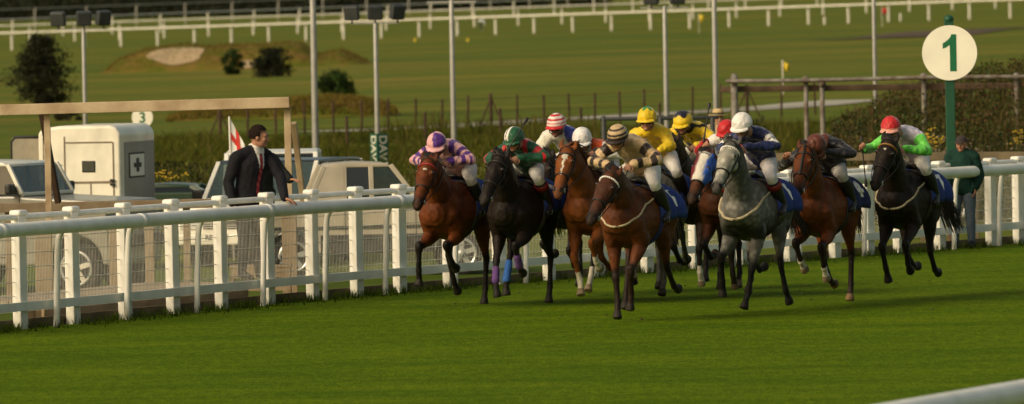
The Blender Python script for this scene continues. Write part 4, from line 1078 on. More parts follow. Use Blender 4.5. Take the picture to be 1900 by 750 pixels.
# ------------------------------------------------------------------ round furlong signs
M['signgreen'] = mat('green_sign_post', (.008, .065, .034), .5, var=.12, scale=4)
M['signface'] = mat('cream_sign_face', (.84, .81, .70), .6, var=.06, scale=3)
M['signnum'] = mat('green_numeral', (.006, .13, .05), .55, var=.05)
M['woodstub'] = mat('brown_post_foot', (.13, .08, .045), .9, var=.3)
def furlong(px, pyb, y, rpx, pyc, pyt, num, nsz, label, bold=.02, foot=True, rot=0):
    p = at(px, pyb, y); z0 = gz(p.x, y) if behind(p.x, y) > 0 else 0; s = F / y; e = empty('furlong_sign', (p.x, y, z0), R(rot), label, 'sign'); zc = at(px, pyc, y).z - z0; r_ = rpx / s
    b = Acc(); b.box((0, 0, (at(px, pyt, y).z - z0) / 2 + .1), (.135, .10, at(px, pyt, y).z - z0 - .2)); b.build('post', M['signgreen'], e, bevel=.008)
    if foot: b = Acc(); b.box((0, 0, .1), (.15, .115, .2)); b.build('foot', M['woodstub'], e, bevel=.01)
    b = Acc(); b.ball((0, 0, at(px, pyt, y).z - z0 + .02), (.075, .075, .06), n=14, m=8, rec=False); b.build('finial', M['signgreen'], e, True)
    b = Acc(); b.tube([(0, -.057, zc), (0, -.085, zc)], r_, n=64, cap=False, rec=False); b.build('disc', M['signface'], e, bevel=0)
    if num == '1':
        t = bpy.data.meshes.new('one'); q = [(.13, .5), (.0, .5), (-.03, .43), (-.10, .35), (-.19, .285), (-.24, .265), (-.24, .115), (-.15, .15), (-.05, .215), (-.05, -.5), (.13, -.5)]
        t.from_pydata([(x * nsz, y * nsz, 0) for x, y in q], [], [tuple(range(len(q)))]); t.update()
        if t.polygons[0].normal.z < 0: t.flip_normals()
    else: t = text_mesh(num, nsz, 0, bold)
    xs = [v.co.x for v in t.vertices]; ys = [v.co.y for v in t.vertices]
    t.transform(Matrix.Translation((-(min(xs) + max(xs)) / 2, -(min(ys) + max(ys)) / 2, 0)))
    o = link('numeral', t, M['signnum'], e); o.location = (0, -.089, zc); o.rotation_euler = (R(90), 0, 0)
furlong(1768, 462, 134.0, 51, 98, 38, '1', .54, 'big round cream sign with a green 1 on a tall green post', .028)
furlong(266, 300, 224, 19.5, 218, 205, '3', .36, 'small round cream sign with a green 3 showing above the horse trailer', .008, False)

# ------------------------------------------------------------------ timber rail and frame, platform
def plank_rail(pa, pb, y0, y1, npost, label, m, thick=.13, drop=True, low=None):
    a = at(*pa, y0); b_ = at(*pb, y1); e = empty('plank_rail', onz(a.x, a.y), 0, label, 'rail'); o = e.location.copy(); q = Acc(); q.bar(a - o, b_ - o, .05, thick); q.build('plank', m, e, bevel=.008)
    if low: q = Acc(); q.bar(a - o - Vector((0, .0, low)), b_ - o - Vector((0, 0, low)), .05, thick * .6); q.build('lower_plank', m, e, bevel=.008)
    for i in range(npost):
        p = a.lerp(b_, (i + .5) / npost); q = Acc(); h = p.z - gz(p.x, p.y + .08); q.box(Vector((p.x, p.y + .08, gz(p.x, p.y) + h / 2 - .02)) - o, (.10, .10, h)); q.build('post', m, e, bevel=.008)
plank_rail((-40, 387), (400, 377), 129, 129.6, 4, 'long tan timber rail behind the fence at left', M['timber'])
plank_rail((1380, 292), (1960, 289), 158, 150, 6, 'long weathered timber rail in front of the brambles at right', mat('grey_brown_timber', (.10, .08, .048), .9, var=.3, scale=2, bump=.4), .14, low=.22)
gfo = at(535, 515, 122.5); ge = empty('timber_gantry', onz(gfo.x, 122.5), 0, 'tall open timber frame of one long knotty beam on posts', 'frame'); go = ge.location.copy()
M['knotty'] = mat('pale_knotty_timber', (.43, .34, .22), .85, var=.15, scale=2.6, bump=.4, bscale=12, dirt=(.30, .21, .125))
def gp(px, py, y=122.5): return at(px, py, y) - go
b = Acc(); b.bar(gp(-60, 206), gp(537, 190), .09, .145); b.build('beam', M['knotty'], ge, bevel=.008)
for px, w_ in ((87, .07), (533, .075), (-40, .08)):
    q = gp(px, 202 if px < 200 else 196, 122.62); b = Acc(); b.bar(q, Vector((q.x, q.y, 0)), w_ * 1.2, w_ * 1.2, (0, 1, 0)); b.build('post', M['knotty'], ge, bevel=.006)
for (p0, p1) in (((545, 228), (562, 372)), ((76, 200), (108, 376))):
    b = Acc(); b.bar(gp(*p0, 122.9), gp(*p1, 123.4), .075, .075); b.build('brace', M['knotty'] if p0[0] > 300 else M['rust'], ge, bevel=.006)
q = gp(536, 398, 122.3); b = Acc(); b.bar(q, Vector((q.x, q.y, 0)), .2, .12, (0, 1, 0)); b.build('stump', M['timber'], ge, bevel=.01)
for px in (80, 210, 277):
    q = at(px, 425, 121.5); e = empty('timber_post', onz(q.x, q.y), 0, {80: 'thick short timber post behind the fence mesh at far left', 210: 'short timber post behind the fence mesh, left one of the thinner pair', 277: 'short timber post behind the fence mesh, right one of the thinner pair'}[px], 'post'); h = q.z - gz(q.x, q.y)
    b = Acc(); b.box((0, 0, h / 2), (.22 if px == 80 else .12, .12, h)); b.build('shaft', M['timber'], e, bevel=.01)
    b = Acc(); b.box((0, 0, h + .012), (.24 if px == 80 else .14, .14, .025)); b.build('cap', M['timber'], e, bevel=.006)
pa_ = fpt(S0 + 1.3, -.3)[0]; pb_ = fpt(S0 + 7.6, -.3)[0]
se = empty('viewing_step', onz(pa_.x, pa_.y), 0, 'low timber viewing step behind the fence under the man in the suit', 'step'); o_ = se.location.copy(); d_ = (pb_ - pa_); L_ = d_.length; d_.normalize(); n_ = Vector((-d_.y, d_.x, 0))
b = Acc(); rotm = Matrix((d_, n_, Vector((0, 0, 1)))).transposed()
for i in range(9):
    b.box(Vector((pa_.x, pa_.y, .265)) - o_ + d_ * L_ / 2 + n_ * (.08 + .16 * i), (L_, .15, .035), rotm)
b.build('deck', M['timber'], se)
b = Acc(); b.box(Vector((pa_.x, pa_.y, .15)) - o_ + d_ * L_ / 2 + n_ * .03, (L_, .035, .18), rotm); b.build('riser', M['timber'], se)
for u in np.linspace(.1, L_ - .1, 6):
    p = pa_ + d_ * u + n_ * .12; p2 = p + n_ * 1.2
    for v in (p, p2): g_ = gz(v.x, v.y); b = Acc(); b.box(Vector((v.x, v.y, (.245 + g_) / 2)) - o_, (.09, .09, .245 - g_)); b.build('bearer', M['timber_and_shade'], se)
# ------------------------------------------------------------------ vehicles
def glass_mat(name, tint, rough=.03, tr=.6):
    m, nt, b = nodes(name); b.inputs['Base Color'].default_value = (*tint, 1); b.inputs['Roughness'].default_value = rough; b.inputs['Specular IOR Level'].default_value = .8
    t = N(nt, 'ShaderNodeBsdfTransparent'); t.inputs['Color'].default_value = (.75, .82, .78, 1); ms = N(nt, 'ShaderNodeMixShader'); ms.inputs[0].default_value = tr
    tc = N(nt, 'ShaderNodeTexCoord'); n_ = N(nt, 'ShaderNodeTexNoise'); n_.inputs['Scale'].default_value = 3; nt.links.new(tc.outputs['Object'], n_.inputs['Vector'])
    mr = N(nt, 'ShaderNodeMapRange'); mr.inputs[3].default_value = max(0, tr - .08); mr.inputs[4].default_value = min(1, tr + .08); nt.links.new(n_.outputs['Fac'], mr.inputs[0]); nt.links.new(mr.outputs[0], ms.inputs[0])
    nt.links.new(b.outputs[0], ms.inputs[1]); nt.links.new(t.outputs[0], ms.inputs[2]); nt.links.new(ms.outputs[0], nt.nodes['Material Output'].inputs['Surface']); return m
M['glass'] = glass_mat('car_glass', (.03, .05, .05), tr=.55); M['bluescreen'] = glass_mat('pale_blue_windscreen', (.055, .085, .085), .06, tr=.35)
M['darkglass'] = glass_mat('dark_car_glass', (.012, .014, .014), tr=.15); M['silverscreen'] = glass_mat('silvery_windscreen', (.30, .34, .31), .08, tr=.2)
M['tyre'] = mat('tyre_rubber', (.016, .015, .014), .85, var=.2, bump=.3); M['alloy'] = mat('alloy_wheel', (.50, .50, .47), .35, metal=.5, var=.1)
M['blacktrim'] = mat('black_car_trim', (.018, .018, .017), .55, var=.2); M['lens'] = mat('headlamp_lens', (.55, .55, .50), .12, var=.2, scale=14, coat=.6)
M['plate'] = mat('white_number_plate', (.66, .65, .58), .5, var=.04); M['black'] = mat('black_lettering', (.01, .01, .01), .6)
def paintm(name, rgb, rough=.32): return mat(name, rgb, rough, var=.08, scale=2, spec=.5, coat=.25, dirt=tuple(c * .82 for c in rgb))
def arch(cx, r, z0, n=9): return [(cx + r * math.cos(math.pi * (1 - i / n)), z0 + r * math.sin(math.pi * (1 - i / n))) for i in range(n + 1)]
def car(S):
    L, W, fl, belt, roof = S['L'], S['W'], S.get('floor', .32), S['belt'], S['roof']; wr = S.get('wr', .34); xr, xf = S['axles']; y = W / 2
    e = empty(S['name'], S['loc'], S['rz'], S['label'], S['cat'], S.get('group')); P = M[S['paint']]
    top = S['top']                                  # body top line, rear to front (x, z)
    low = [(top[-1][0], fl)] + [(x, z) for x, z in reversed(arch(xf, wr * 1.18, fl))] + [(x, z) for x, z in reversed(arch(xr, wr * 1.18, fl))] + [(top[0][0], fl)]
    b = Acc(); b.prism(top + low, -y, y); body = b.build('body', P, e, bevel=.035, seg=3)
    if S.get('low2'):                               # dark lower trim, made deeper to paint shade on the lower body
        for s in (-1, 1): b = Acc(); b.box(((xr + xf) / 2, s * (y + .003), fl + .15), (xf - xr - wr * 2.5, .03, .28)); b.build('sill_and_shade', M[S['low2']], e, bevel=.01)
    x0, x1, x2, x3 = S['house']                     # rear foot, rear top, front top, front foot of the glasshouse
    yb, yt = y * .95, y * S.get('tumble', .80)
    C = {('rb', s): Vector((x0, s * yb, belt)) for s in (-1, 1)}; C.update({('rt', s): Vector((x1, s * yt, roof - .04)) for s in (-1, 1)}); C.update({('ft', s): Vector((x2, s * yt, roof - .04)) for s in (-1, 1)}); C.update({('fb', s): Vector((x3, s * yb, S.get('fbelt', belt))) for s in (-1, 1)})
    b = Acc(); b.prism([(x1 - .03, roof - .07), (x1 + .05, roof - .01), ((x1 + x2) / 2, roof + .015), (x2 - .08, roof - .01), (x2 + .03, roof - .07)], -yt - .02, yt + .02)
    b.build('roof', M[S.get('roofpaint', S['paint'])], e, True, bevel=.02)
    pw = S.get('pillar', .075); pm = M[S.get('pillarpaint', S['paint'])]
    for s in (-1, 1):
        for k in 'rf': b = Acc(); b.bar(C[k + 'b', s], C[k + 't', s], pw, pw, (0, 1, 0)); b.build('pillar', pm, e, bevel=.01)
        for x in S.get('bpil', []):
            b = Acc(); b.bar((x, s * (yb - .01), belt), (x * .97 + .03 * (x1 + x2) / 2, s * yt, roof - .05), pw, .05, (0, 1, 0)); b.build('pillar', pm, e, bevel=.01)
    for k in ('rb', 'fb'): b = Acc(); b.bar(C[k, -1], C[k, 1], .05, .05); b.build('window_sill', pm, e, bevel=.01)
    def pane(name, pts, m, off=0):
        q = Acc(); q.quad(*[Vector(p) for p in pts]); return q.build(name, m, e)
    pane('windscreen', (C['fb', -1], C['fb', 1], C['ft', 1], C['ft', -1]), M[S.get('screen', 'glass')]); pane('rear_window', (C['rb', -1], C['rb', 1], C['rt', 1], C['rt', -1]), M[S.get('screen', 'glass')])
    xs = [None] + list(S.get('bpil', [])) + [None]; opaque = S.get('opaque', ())
    for s in (-1, 1):
        for i in range(len(xs) - 1):
            def col(x, front):
                if x is None: return (C['fb', s], C['ft', s]) if front else (C['rb', s], C['rt', s])
                return (Vector((x, s * (yb - .01), belt)), Vector((x * .97 + .03 * (x1 + x2) / 2, s * yt, roof - .05)))
            a_, b_ = col(xs[i], False), col(xs[i + 1], True)
            if i in opaque:
                q = Acc(); ins = Vector((0, -s * .05, 0)); pts = [a_[0], b_[0], b_[1], a_[1]]; o_ = Vector((0, s * .03, 0))
                q.v = [p + o_ for p in pts] + [p + ins for p in pts]; q.f = [(0, 1, 2, 3), (7, 6, 5, 4), (0, 4, 5, 1), (1, 5, 6, 2), (2, 6, 7, 3), (3, 7, 4, 0)]; q.build('quarter_panel', P, e, bevel=.01)
            else: pane('side_window', (a_[0], b_[0], b_[1], a_[1]), M[S.get('side', {}).get(i, 'glass')])
    # interior seats
    for sx in S.get('seats', [(x0 + x3) / 2]):
        for s in (-1, 1): b = Acc(); b.box((sx, s * y * .45, belt - .02), (.14, .44, .62)); b.box((sx - .02, s * y * .45, belt + .33), (.10, .24, .18)); b.build('seat', M['blacktrim'], e, bevel=.03)
    for x in (xr, xf):
        for s in (-1, 1):
            t = Acc(); t.tube([(x, s * (y - .24), wr), (x, s * (y - .23), wr), (x, s * (y - .03), wr), (x, s * (y - .02), wr)], [wr * .9, wr, wr, wr * .92], lat=(1, 0, 0), n=28, cap=False, rec=False)
            ty = t.build('wheel', M['tyre'], e, bevel=0); g = Acc(); rr = wr * .66
            g.tube([(x + rr * math.cos(a), s * (y - .012), wr + rr * math.sin(a)) for a in np.linspace(0, 2 * math.pi, 29)], .022, n=6, cap=False, rec=False)
            for k in range(5):
                a = 2 * math.pi * k / 5 + .3; g.bar((x, s * (y - .012), wr), (x + rr * math.cos(a), s * (y - .012), wr + rr * math.sin(a)), .03, .075, (-math.sin(a), 0, math.cos(a)))
            g.tube([(x, s * (y - .05), wr), (x, s * y, wr)], .065, n=14, rec=False); g.build('rim', M['alloy'], ty)
    fx = top[-1][0]; rx = top[0][0]; fz = S.get('lampz', belt - .22)
    for s in (-1, 1):
        b = Acc(); b.box((fx + .005, s * (y - .24), fz), (.05, .34, .17)); b.build('headlight', M['lens'], e, bevel=.02)
        b = Acc(); b.box((rx - .004, s * (y - .12), fz + .05), (.04, .16, .28)); b.build('tail_light', M['redlens'], e, bevel=.01)
    b = Acc(); b.box((fx + .004, 0, fz), (.03, W - .92, .16)); gr = b.build('grille', M['blacktrim'], e, bevel=.008)
    b = Acc()
    for i in range(4): b.box((fx + .022, 0, fz - .055 + i * .038), (.02, W - .96, .012))
    b.build('grille_bar', M['alloy'], gr)
    b = Acc(); b.box((fx + .03, 0, fz - .24), (.14, W - .02, .18)); bp = b.build('bumper', M[S.get('bumper', S['paint'])], e, bevel=.03, seg=3)
    b = Acc(); b.box((rx - .03, 0, fz - .24), (.12, W - .02, .16)); b.build('bumper', M[S.get('bumper', 'blacktrim')], e, bevel=.03, seg=3)
    if S.get('reg'):
        b = Acc(); b.box((fx + .108, S.get('platey', 0), fz - .21), (.012, .52, .115)); pl = b.build('number_plate', M['plate'], e, bevel=.004)
        b = Acc(); b.box((fx + .116, S.get('platey', 0) - .235, fz - .21), (.004, .045, .105)); b.build('plate_band', M['blueband'], pl)
        t = text_mesh(S['reg'], .115, 0, .003); o = link('plate_lettering', t, M['black'], pl); o.matrix_local = Matrix.Translation((fx + .118, S.get('platey', 0) + .02, fz - .213)) @ Matrix.Rotation(R(90), 4, 'Z') @ Matrix.Rotation(R(90), 4, 'X')
    for s in (-1, 1):
        for (dx0, dx1) in S.get('doors', []):
            b = Acc()
            for x in (dx0, dx1): b.box((x, s * (y + .001), (belt + fl) / 2 + .06), (.014, .008, belt - fl - .12))
            b.box(((dx0 + dx1) / 2, s * (y + .001), fl + .12), (dx1 - dx0, .008, .014)); d = b.build('door', M['blacktrim'], e)
            b = Acc(); b.box((dx0 + .12, s * (y + .012), belt - .12), (.16, .03, .03)); b.build('handle', M['blacktrim'], d, bevel=.006)
        b = Acc(); b.box(((x3 - .12), s * (y + .10), belt + .08), (.10, .20, .15)); b.build('mirror', M['blacktrim'], e, bevel=.03)
        if S.get('strip'): b = Acc(); b.box(((rx + fx) / 2, s * (y + .006), belt - .26), (fx - rx - .2, .02, .05)); b.build('side_strip', M[S['strip']], e, bevel=.004)
    return e
M['redlens'] = mat('red_lens', (.22, .012, .01), .2); M['blueband'] = mat('blue_plate_band', (.02, .06, .35), .5)
M['p_beige'] = paintm('beige_car_paint', (.38, .335, .255)); M['p_white'] = paintm('cream_white_car_paint', (.68, .66, .58)); M['p_green'] = paintm('dark_green_car_paint', (.018, .04, .022))
M['p_blue'] = paintm('faded_blue_white_paint', (.30, .33, .36)); M['p_stone'] = paintm('stone_grey_paint', (.20, .195, .165)); M['p_black'] = paintm('black_car_roof', (.02, .02, .02)); M['p_van'] = paintm('white_van_paint', (.74, .73, .68))
def gat(px, y):                                # ground position in the car park at a pixel column and distance
    p = at(px, 375, y); return onz(p.x, y)
SB = .33
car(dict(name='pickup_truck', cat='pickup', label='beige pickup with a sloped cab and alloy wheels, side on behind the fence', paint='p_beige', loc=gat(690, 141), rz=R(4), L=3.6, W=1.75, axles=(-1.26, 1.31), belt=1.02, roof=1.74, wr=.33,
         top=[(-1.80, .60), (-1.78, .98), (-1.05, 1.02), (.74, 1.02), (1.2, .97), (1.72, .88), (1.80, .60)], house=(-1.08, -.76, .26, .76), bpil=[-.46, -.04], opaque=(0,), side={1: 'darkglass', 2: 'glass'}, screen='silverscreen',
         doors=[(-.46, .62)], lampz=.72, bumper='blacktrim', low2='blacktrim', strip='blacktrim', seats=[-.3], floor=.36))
car(dict(name='suv', cat='car', label='cream white four by four with a black roof facing the track behind the suited man', paint='p_white', roofpaint='p_black', loc=gat(507, 148), rz=R(-90 - 18), L=4.4, W=1.86, axles=(-1.4, 1.2), belt=1.06, roof=1.68, wr=.37,
         top=[(-2.2, .6), (-2.2, 1.06), (.75, 1.06), (1.5, 1.02), (1.95, .97), (2.05, .62)], house=(-2.1, -1.9, .22, .82), bpil=[-1.1, -.2], screen='bluescreen', doors=[(-1.1, -.2), (-.2, .75)], lampz=.70, reg='RE 52', platey=-.28, floor=.40, tumble=.90, bumper='p_white'))
car(dict(name='off_roader', cat='car', label='boxy white off roader with a pale blue bonnet parked at far left', paint='p_stone', roofpaint='p_white', pillarpaint='p_white', loc=gat(48, 136), rz=R(-24), L=4.0, W=1.75, axles=(-1.15, 1.25), belt=1.47, roof=1.95, wr=.37,
         top=[(-1.9, .6), (-1.9, 1.45), (.30, 1.45), (.42, 1.43), (1.75, 1.36), (1.80, .62)], house=(-1.88, -1.85, .12, .36), bpil=[-1.0, -.35], screen='bluescreen', side={1: 'darkglass', 2: 'darkglass'}, doors=[(-1.0, -.35), (-.35, .34)], lampz=1.0, floor=.42, tumble=.90, bumper='blacktrim', pillar=.06))
car(dict(name='utility_truck', cat='pickup', label='dark green open truck between the trailer and the suited man', paint='p_green', loc=gat(352, 158), rz=R(176), L=4.4, W=1.8, axles=(-1.4, 1.3), belt=.98, roof=1.12, wr=.36,
         top=[(-2.1, .6), (-2.1, 1.02), (-.3, 1.02), (-.2, .99), (1.2, .99), (2.0, .92), (2.1, .6)], house=(-.3, -.1, .8, 1.15), bpil=[], screen='darkglass', side={0: 'darkglass'}, doors=[(-.2, .75)], lampz=.74, strip='p_van', seats=[], floor=.42))
car(dict(name='van', cat='van', label='white van whose roof shows behind the timber frame', paint='p_van', loc=gat(507, 153), rz=R(-90), L=4.6, W=1.6, axles=(-1.4, 1.4), belt=1.02, roof=1.74, wr=.33,
         top=[(-2.3, .5), (-2.3, 1.02), (1.5, 1.02), (2.1, .98), (2.3, .55)], house=(-2.28, -2.2, .8, 1.6), bpil=[.1], opaque=(0,), screen='darkglass', doors=[(.1, 1.3)], lampz=.72, floor=.38, tumble=.92, bumper='blacktrim'))
# bonnet panel of the off roader: pale blue lid, a spare roof rack on the four by four
# horse trailer
tl0 = gat(156, 146); tr = empty('horse_trailer', tl0, R(-13), 'white horse trailer with a small dark window and a cross sign on its shaded end', 'trailer')
M['tr_pane'] = mat('grey_trailer_pane', (.05, .055, .045), .25); M['tr_white'] = paintm('cream_trailer_panel', (.74, .71, .61), .45); M['tr_shade'] = mat('shade_grey_trailer_end', (.27, .255, .225), .6, var=.08, scale=2); M['tr_trim'] = mat('brown_trailer_seam', (.19, .15, .11), .7); M['tr_open'] = mat('grey_open_door_panel', (.30, .27, .21), .8, var=.1)
tr.scale = (.73, 1, .965)
x0, x1, yd, zb, zt = -1.02, .84, 2.1, .42, 2.40
b = Acc(); prof = [(x0, zb), (x1 - .12, zb), (x1, zb + .0), (x1, zt - .14), (x1 - .08, zt - .05), (x1 - .2, zt), (x0 + .5, zt), (x0 + .1, zt - .04), (x0, zt - .12)]
b.prism(prof, 0, yd); b.build('body', M['tr_white'], tr, bevel=.05, seg=3)
b = Acc(); b.box((x1 + .004, yd / 2 + .08, (zb + zt) / 2 - .10), (.012, yd - .30, zt - zb - .38)); b.build('shaded_end_panel', M['tr_shade'], tr)  # grey sheet paints shade onto the right side of the white trailer
F_ = -.004
def tbar(p, q, w=.022): return (Vector((p[0], F_, p[1])), Vector((q[0], F_, q[1])), w)
b = Acc()
for p, q, w_ in (tbar((-.42, .50), (-.42, 2.22), .03), tbar((-.40, 2.12), (.66, 2.12)), tbar((-.40, 1.46), (.70, 1.46), .035), tbar((.68, .5), (.68, 2.12), .03), tbar((.16, .5), (.16, 1.46)), tbar((-.36, .98), (.68, .98)), tbar((-.90, 1.50), (-.44, 1.50), .016), tbar((-.90, 1.5), (-.90, 2.2), .02)):
    b.bar(p, q, .012, w_, (1, 0, .001) if abs(p.x - q.x) < .01 else (0, 0, 1))
b.build('door_seams', M['tr_trim'], tr)
b = Acc(); b.box((.12, -.004, 1.72), (.30, .02, .19)); wi = b.build('window', M['blacktrim'], tr, bevel=.045, seg=3)
b = Acc(); b.box((.12, -.016, 1.72), (.25, .006, .145)); b.build('pane', M['tr_pane'], wi, bevel=.002)
for z in (1.49, 1.42): b = Acc(); b.box((.66, -.03, z), (.10, .05, .04)); b.build('latch', M['blacktrim'], tr, bevel=.008)
b = Acc()
for i, z in enumerate((1.75, 1.65)):
    x = -.86
    for wd_ in ((.07, .15, .10), (.11, .14, .09))[i]: b.box((x + wd_ / 2, -.004, z), (wd_, .006, .030)); x += wd_ + .03
b.build('faded_lettering', mat('faded_grey_lettering', (.34, .31, .25), .8), tr)
b = Acc(); b.box((x1 + .016, .95, 1.72), (.012, .95, .42)); sg = b.build('cross_sign', M['black'], tr, bevel=.004)
b = Acc(); b.box((x1 + .026, .95, 1.72), (.008, .85, .36)); b.build('sign_face', M['plate'], sg, bevel=.003)
b = Acc(); b.box((x1 + .036, .95, 1.72), (.008, .44, .075)); b.box((x1 + .037, .95, 1.72), (.008, .15, .23)); b.build('cross', M['black'], sg)
b = Acc(); b.box((x0 - .36, .3, 1.72), (.66, .045, .98), Matrix.Rotation(R(8), 3, 'Z')); dr_ = b.build('open_door', M['tr_open'], tr, bevel=.02)
b = Acc(); c_ = [Vector((x0 - .70, .24, 1.22)), Vector((x0 - .70, .24, 2.14)), Vector((x0 - .62, .245, 2.22)), Vector((x0 - .03, .32, 2.22))]; b.tube(c_, .022, n=8, rec=False); b.build('door_frame', M['blacktrim'], dr_, True)
for s in (.3, 1.2):
    t = Acc(); t.tube([(x0 + .02, s, .33), (x0 + .2, s, .33)], .33, lat=(0, 1, 0), n=24, cap=False, rec=False); t.build('wheel', M['tyre'], tr)
    t = Acc(); t.tube([(x1 - .2, s + .2, .33), (x1 - .02, s + .2, .33)], .33, lat=(0, 1, 0), n=24, cap=False, rec=False); t.build('wheel', M['tyre'], tr)
b = Acc(); b.tube([Vector((-.95 + .28 * math.cos(a), -.05, 1.17 + .22 * math.sin(a))) for a in np.linspace(0, 6.28, 24)], .010, n=6, cap=False, rec=False); b.build('hoop', M['blacktrim'], tr, True)
b = Acc(); rs = random.Random(4)
for i in range(26): b.ball((-.55 + rs.uniform(-.25, .2), -.14 + rs.uniform(-.06, .05), .86 + rs.uniform(-.09, .09)), rs.uniform(.03, .07), n=7, m=5, rec=False)
b.build('hay_net', M['blacktrim'], tr, True)
# st george style flag on a short pole behind the suited man
fp = gat(432, 150); fe = empty('flag', fp, 0, 'white flag with a red cross on a pale pole behind the suited man', 'flag'); sF = F / 150
zt_ = at(428, 218, 150).z - fp.z
b = Acc(); b.tube([(0, 0, 0), (-.03, 0, zt_)], .018, n=8, rec=False); b.build('pole', M['white_old'], fe, True)
def flagcloth(u0, u1, v0, v1, name, m, off):
    b = Acc(); n = 6
    for i in range(n + 1):
        for j in range(n + 1):
            u = u0 + (u1 - u0) * i / n; v = v0 + (v1 - v0) * j / n
            b.v.append(Vector((-.02 + u * .23 + v * .06 * u, -.012 * off + .05 * math.sin(u * 5 + v * 2) * u, zt_ - .02 - v * .52 - u * .42 * (1 - .2 * v))))
    for i in range(n):
        for j in range(n): k = i * (n + 1) + j; b.f.append((k, k + n + 1, k + n + 2, k + 1))
    return b.build(name, m, fe, True)
c0 = flagcloth(0, 1, 0, 1, 'cloth', M['white_vinyl'], 0)
for q in ((0, 1, .40, .62), (.38, .62, 0, 1)):
    o = flagcloth(*q, 'red_cross', M['red'], 1 if q[0] == 0 else 1.4); o.parent = c0
# ------------------------------------------------------------------ rough ground between the car park and the golf course
NW = 66000
yy = 168 + (285 - 168) * NR.uniform(0, 1, NW) ** .9; xx = NR.uniform(-1, 1, NW) * (yy * 950 / F + 2)
pxx = xx / yy * F + 950
k = (pxx > 268)
xx, yy = xx[k], yy[k]
P = np.array([(x, y, gz(x, y)) for x, y in zip(xx, yy)]); n1 = vnoise(P, (.22, .12), 2.2); n2 = vnoise(P, (.9, .5), 6.6)
k = n1 + .5 * n2 > -.35; P = P[k]; n1 = n1[k]; n2 = n2[k]
pal = np.array([[.055, .068, .010], [.085, .088, .014], [.120, .095, .028], [.040, .054, .009]])
pi = np.clip(((n2 + .5) * 2.2 + NR.normal(0, .5, len(P))).astype(int), 0, 3)
hv = np.clip(.62 + .6 * n1, .25, 1.15) * np.clip(1.25 - (P[:, 1] - 178 - 45 * n1 - 25 * n2) / 95, .16, 1)
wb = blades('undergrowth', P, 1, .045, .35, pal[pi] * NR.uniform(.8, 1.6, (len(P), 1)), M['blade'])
# scale each blade to the local height
co = coords(wb.data).reshape(-1, 5, 3); co[:, :, 2] = P[:, None, 2] + (co[:, :, 2] - P[:, None, 2]) * hv[:, None]; wb.data.vertices.foreach_set('co', co.ravel().astype(np.float32)); wb.data.update()
tag(wb, 'tall tangled weeds and dry grass behind the car park', 'weeds', kind='stuff')
qi = NR.choice(np.where(P[:, 1] < 228 + 30 * n1)[0], 30000); Q = P[qi] + NR.normal(0, .2, (30000, 3)) * [1, 1, 0]; Q[:, 2] += NR.uniform(.05, .8, 30000) * np.clip(1.2 - (Q[:, 1] - 178) / 60, .2, 1) * np.clip(.75 + .9 * n1[qi] + .6 * n2[qi], .25, 1.4)
c = pal[NR.randint(0, 4, 30000)] * NR.uniform(.7, 1.5, (30000, 1))
tag(link('weed_leaves', leaves('weed_leaves', Q, .085, c, M['leaf']), M['leaf']), 'leafy weeds among the tall grass behind the car park', 'weeds', kind='stuff')
# brambles climbing at right
nb = 56000; pxb = NR.uniform(1545, 1990, nb); yb = NR.uniform(176, 214, nb)
topl = np.interp(pxb, [1545, 1600, 1650, 1700, 1760, 1830, 1900, 1990], [222, 196, 170, 152, 132, 118, 108, 100])
u = NR.uniform(0, 1, nb) ** .7; P2 = []; C2 = []
for i in range(nb):
    g = at(pxb[i], 300, yb[i]); z0 = gz(g.x, yb[i]); zt = at(pxb[i], topl[i] + 9 * mnoise.noise(Vector((pxb[i] * .05, yb[i] * .25, 1))) * 1.6, yb[i]).z
    f = 1 - ((yb[i] - 200) / 26) ** 2; z = z0 + max(.3, (zt - z0) * max(.25, f)) * u[i]
    P2.append((g.x, yb[i], z)); d = mnoise.noise(Vector((g.x * .8, yb[i] * .4, z * 1.1)))
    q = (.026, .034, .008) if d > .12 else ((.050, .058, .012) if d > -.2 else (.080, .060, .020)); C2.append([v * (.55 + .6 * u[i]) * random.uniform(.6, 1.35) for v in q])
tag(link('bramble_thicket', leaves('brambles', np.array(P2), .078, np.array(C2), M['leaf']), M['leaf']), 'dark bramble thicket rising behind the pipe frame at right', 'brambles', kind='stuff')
B2 = []
for i in range(0, nb, 8):
    x, y, z = P2[i]; B2.append((x, y - .2, max(gz(x, y), z - .35)))
B2 = np.array(B2); tt = NR.uniform(0, 1, (len(B2), 1))
tag(blades('bramble_grass', B2, .55, .03, .5, np.array([.060, .070, .014]) * (1 - tt) + np.array([.15, .105, .045]) * tt, M['blade']), 'dry grass stems growing through the brambles at right', 'weeds', kind='stuff')
# dark gorse between pipe posts and poles, seed heads
def patch(px0, px1, y0, y1, n, h, col, size, name, label, zmin=0):
    P = []; C = []
    for _ in range(n):
        y = random.uniform(y0, y1); px = random.uniform(px0, px1); g = at(px, 300, y); q = .6 + .5 * mnoise.noise(Vector((g.x * .9, y * .2, 5)))
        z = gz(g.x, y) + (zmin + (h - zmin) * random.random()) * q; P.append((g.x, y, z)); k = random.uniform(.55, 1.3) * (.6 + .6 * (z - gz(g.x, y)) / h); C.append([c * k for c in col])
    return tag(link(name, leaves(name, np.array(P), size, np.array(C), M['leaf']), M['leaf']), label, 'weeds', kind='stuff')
patch(1235, 1420, 196, 226, 10000, 1.35, (.022, .028, .008), .10, 'dark_scrub', 'dark scrub behind the yellow capped riders and the straw hat')
patch(285, 430, 176, 200, 9000, 1.05, (.030, .034, .008), .10, 'nettle_bed', 'dark green nettles behind the open truck')
patch(1690, 1990, 170, 182, 1500, 1.75, (.26, .20, .15), .05, 'seed_heads', 'pale pinkish seed heads among the brambles', .9)
patch(1560, 1990, 163, 178, 12000, 1.0, (.075, .078, .018), .075, 'pale_weeds', 'paler weeds in front of the brambles at right')
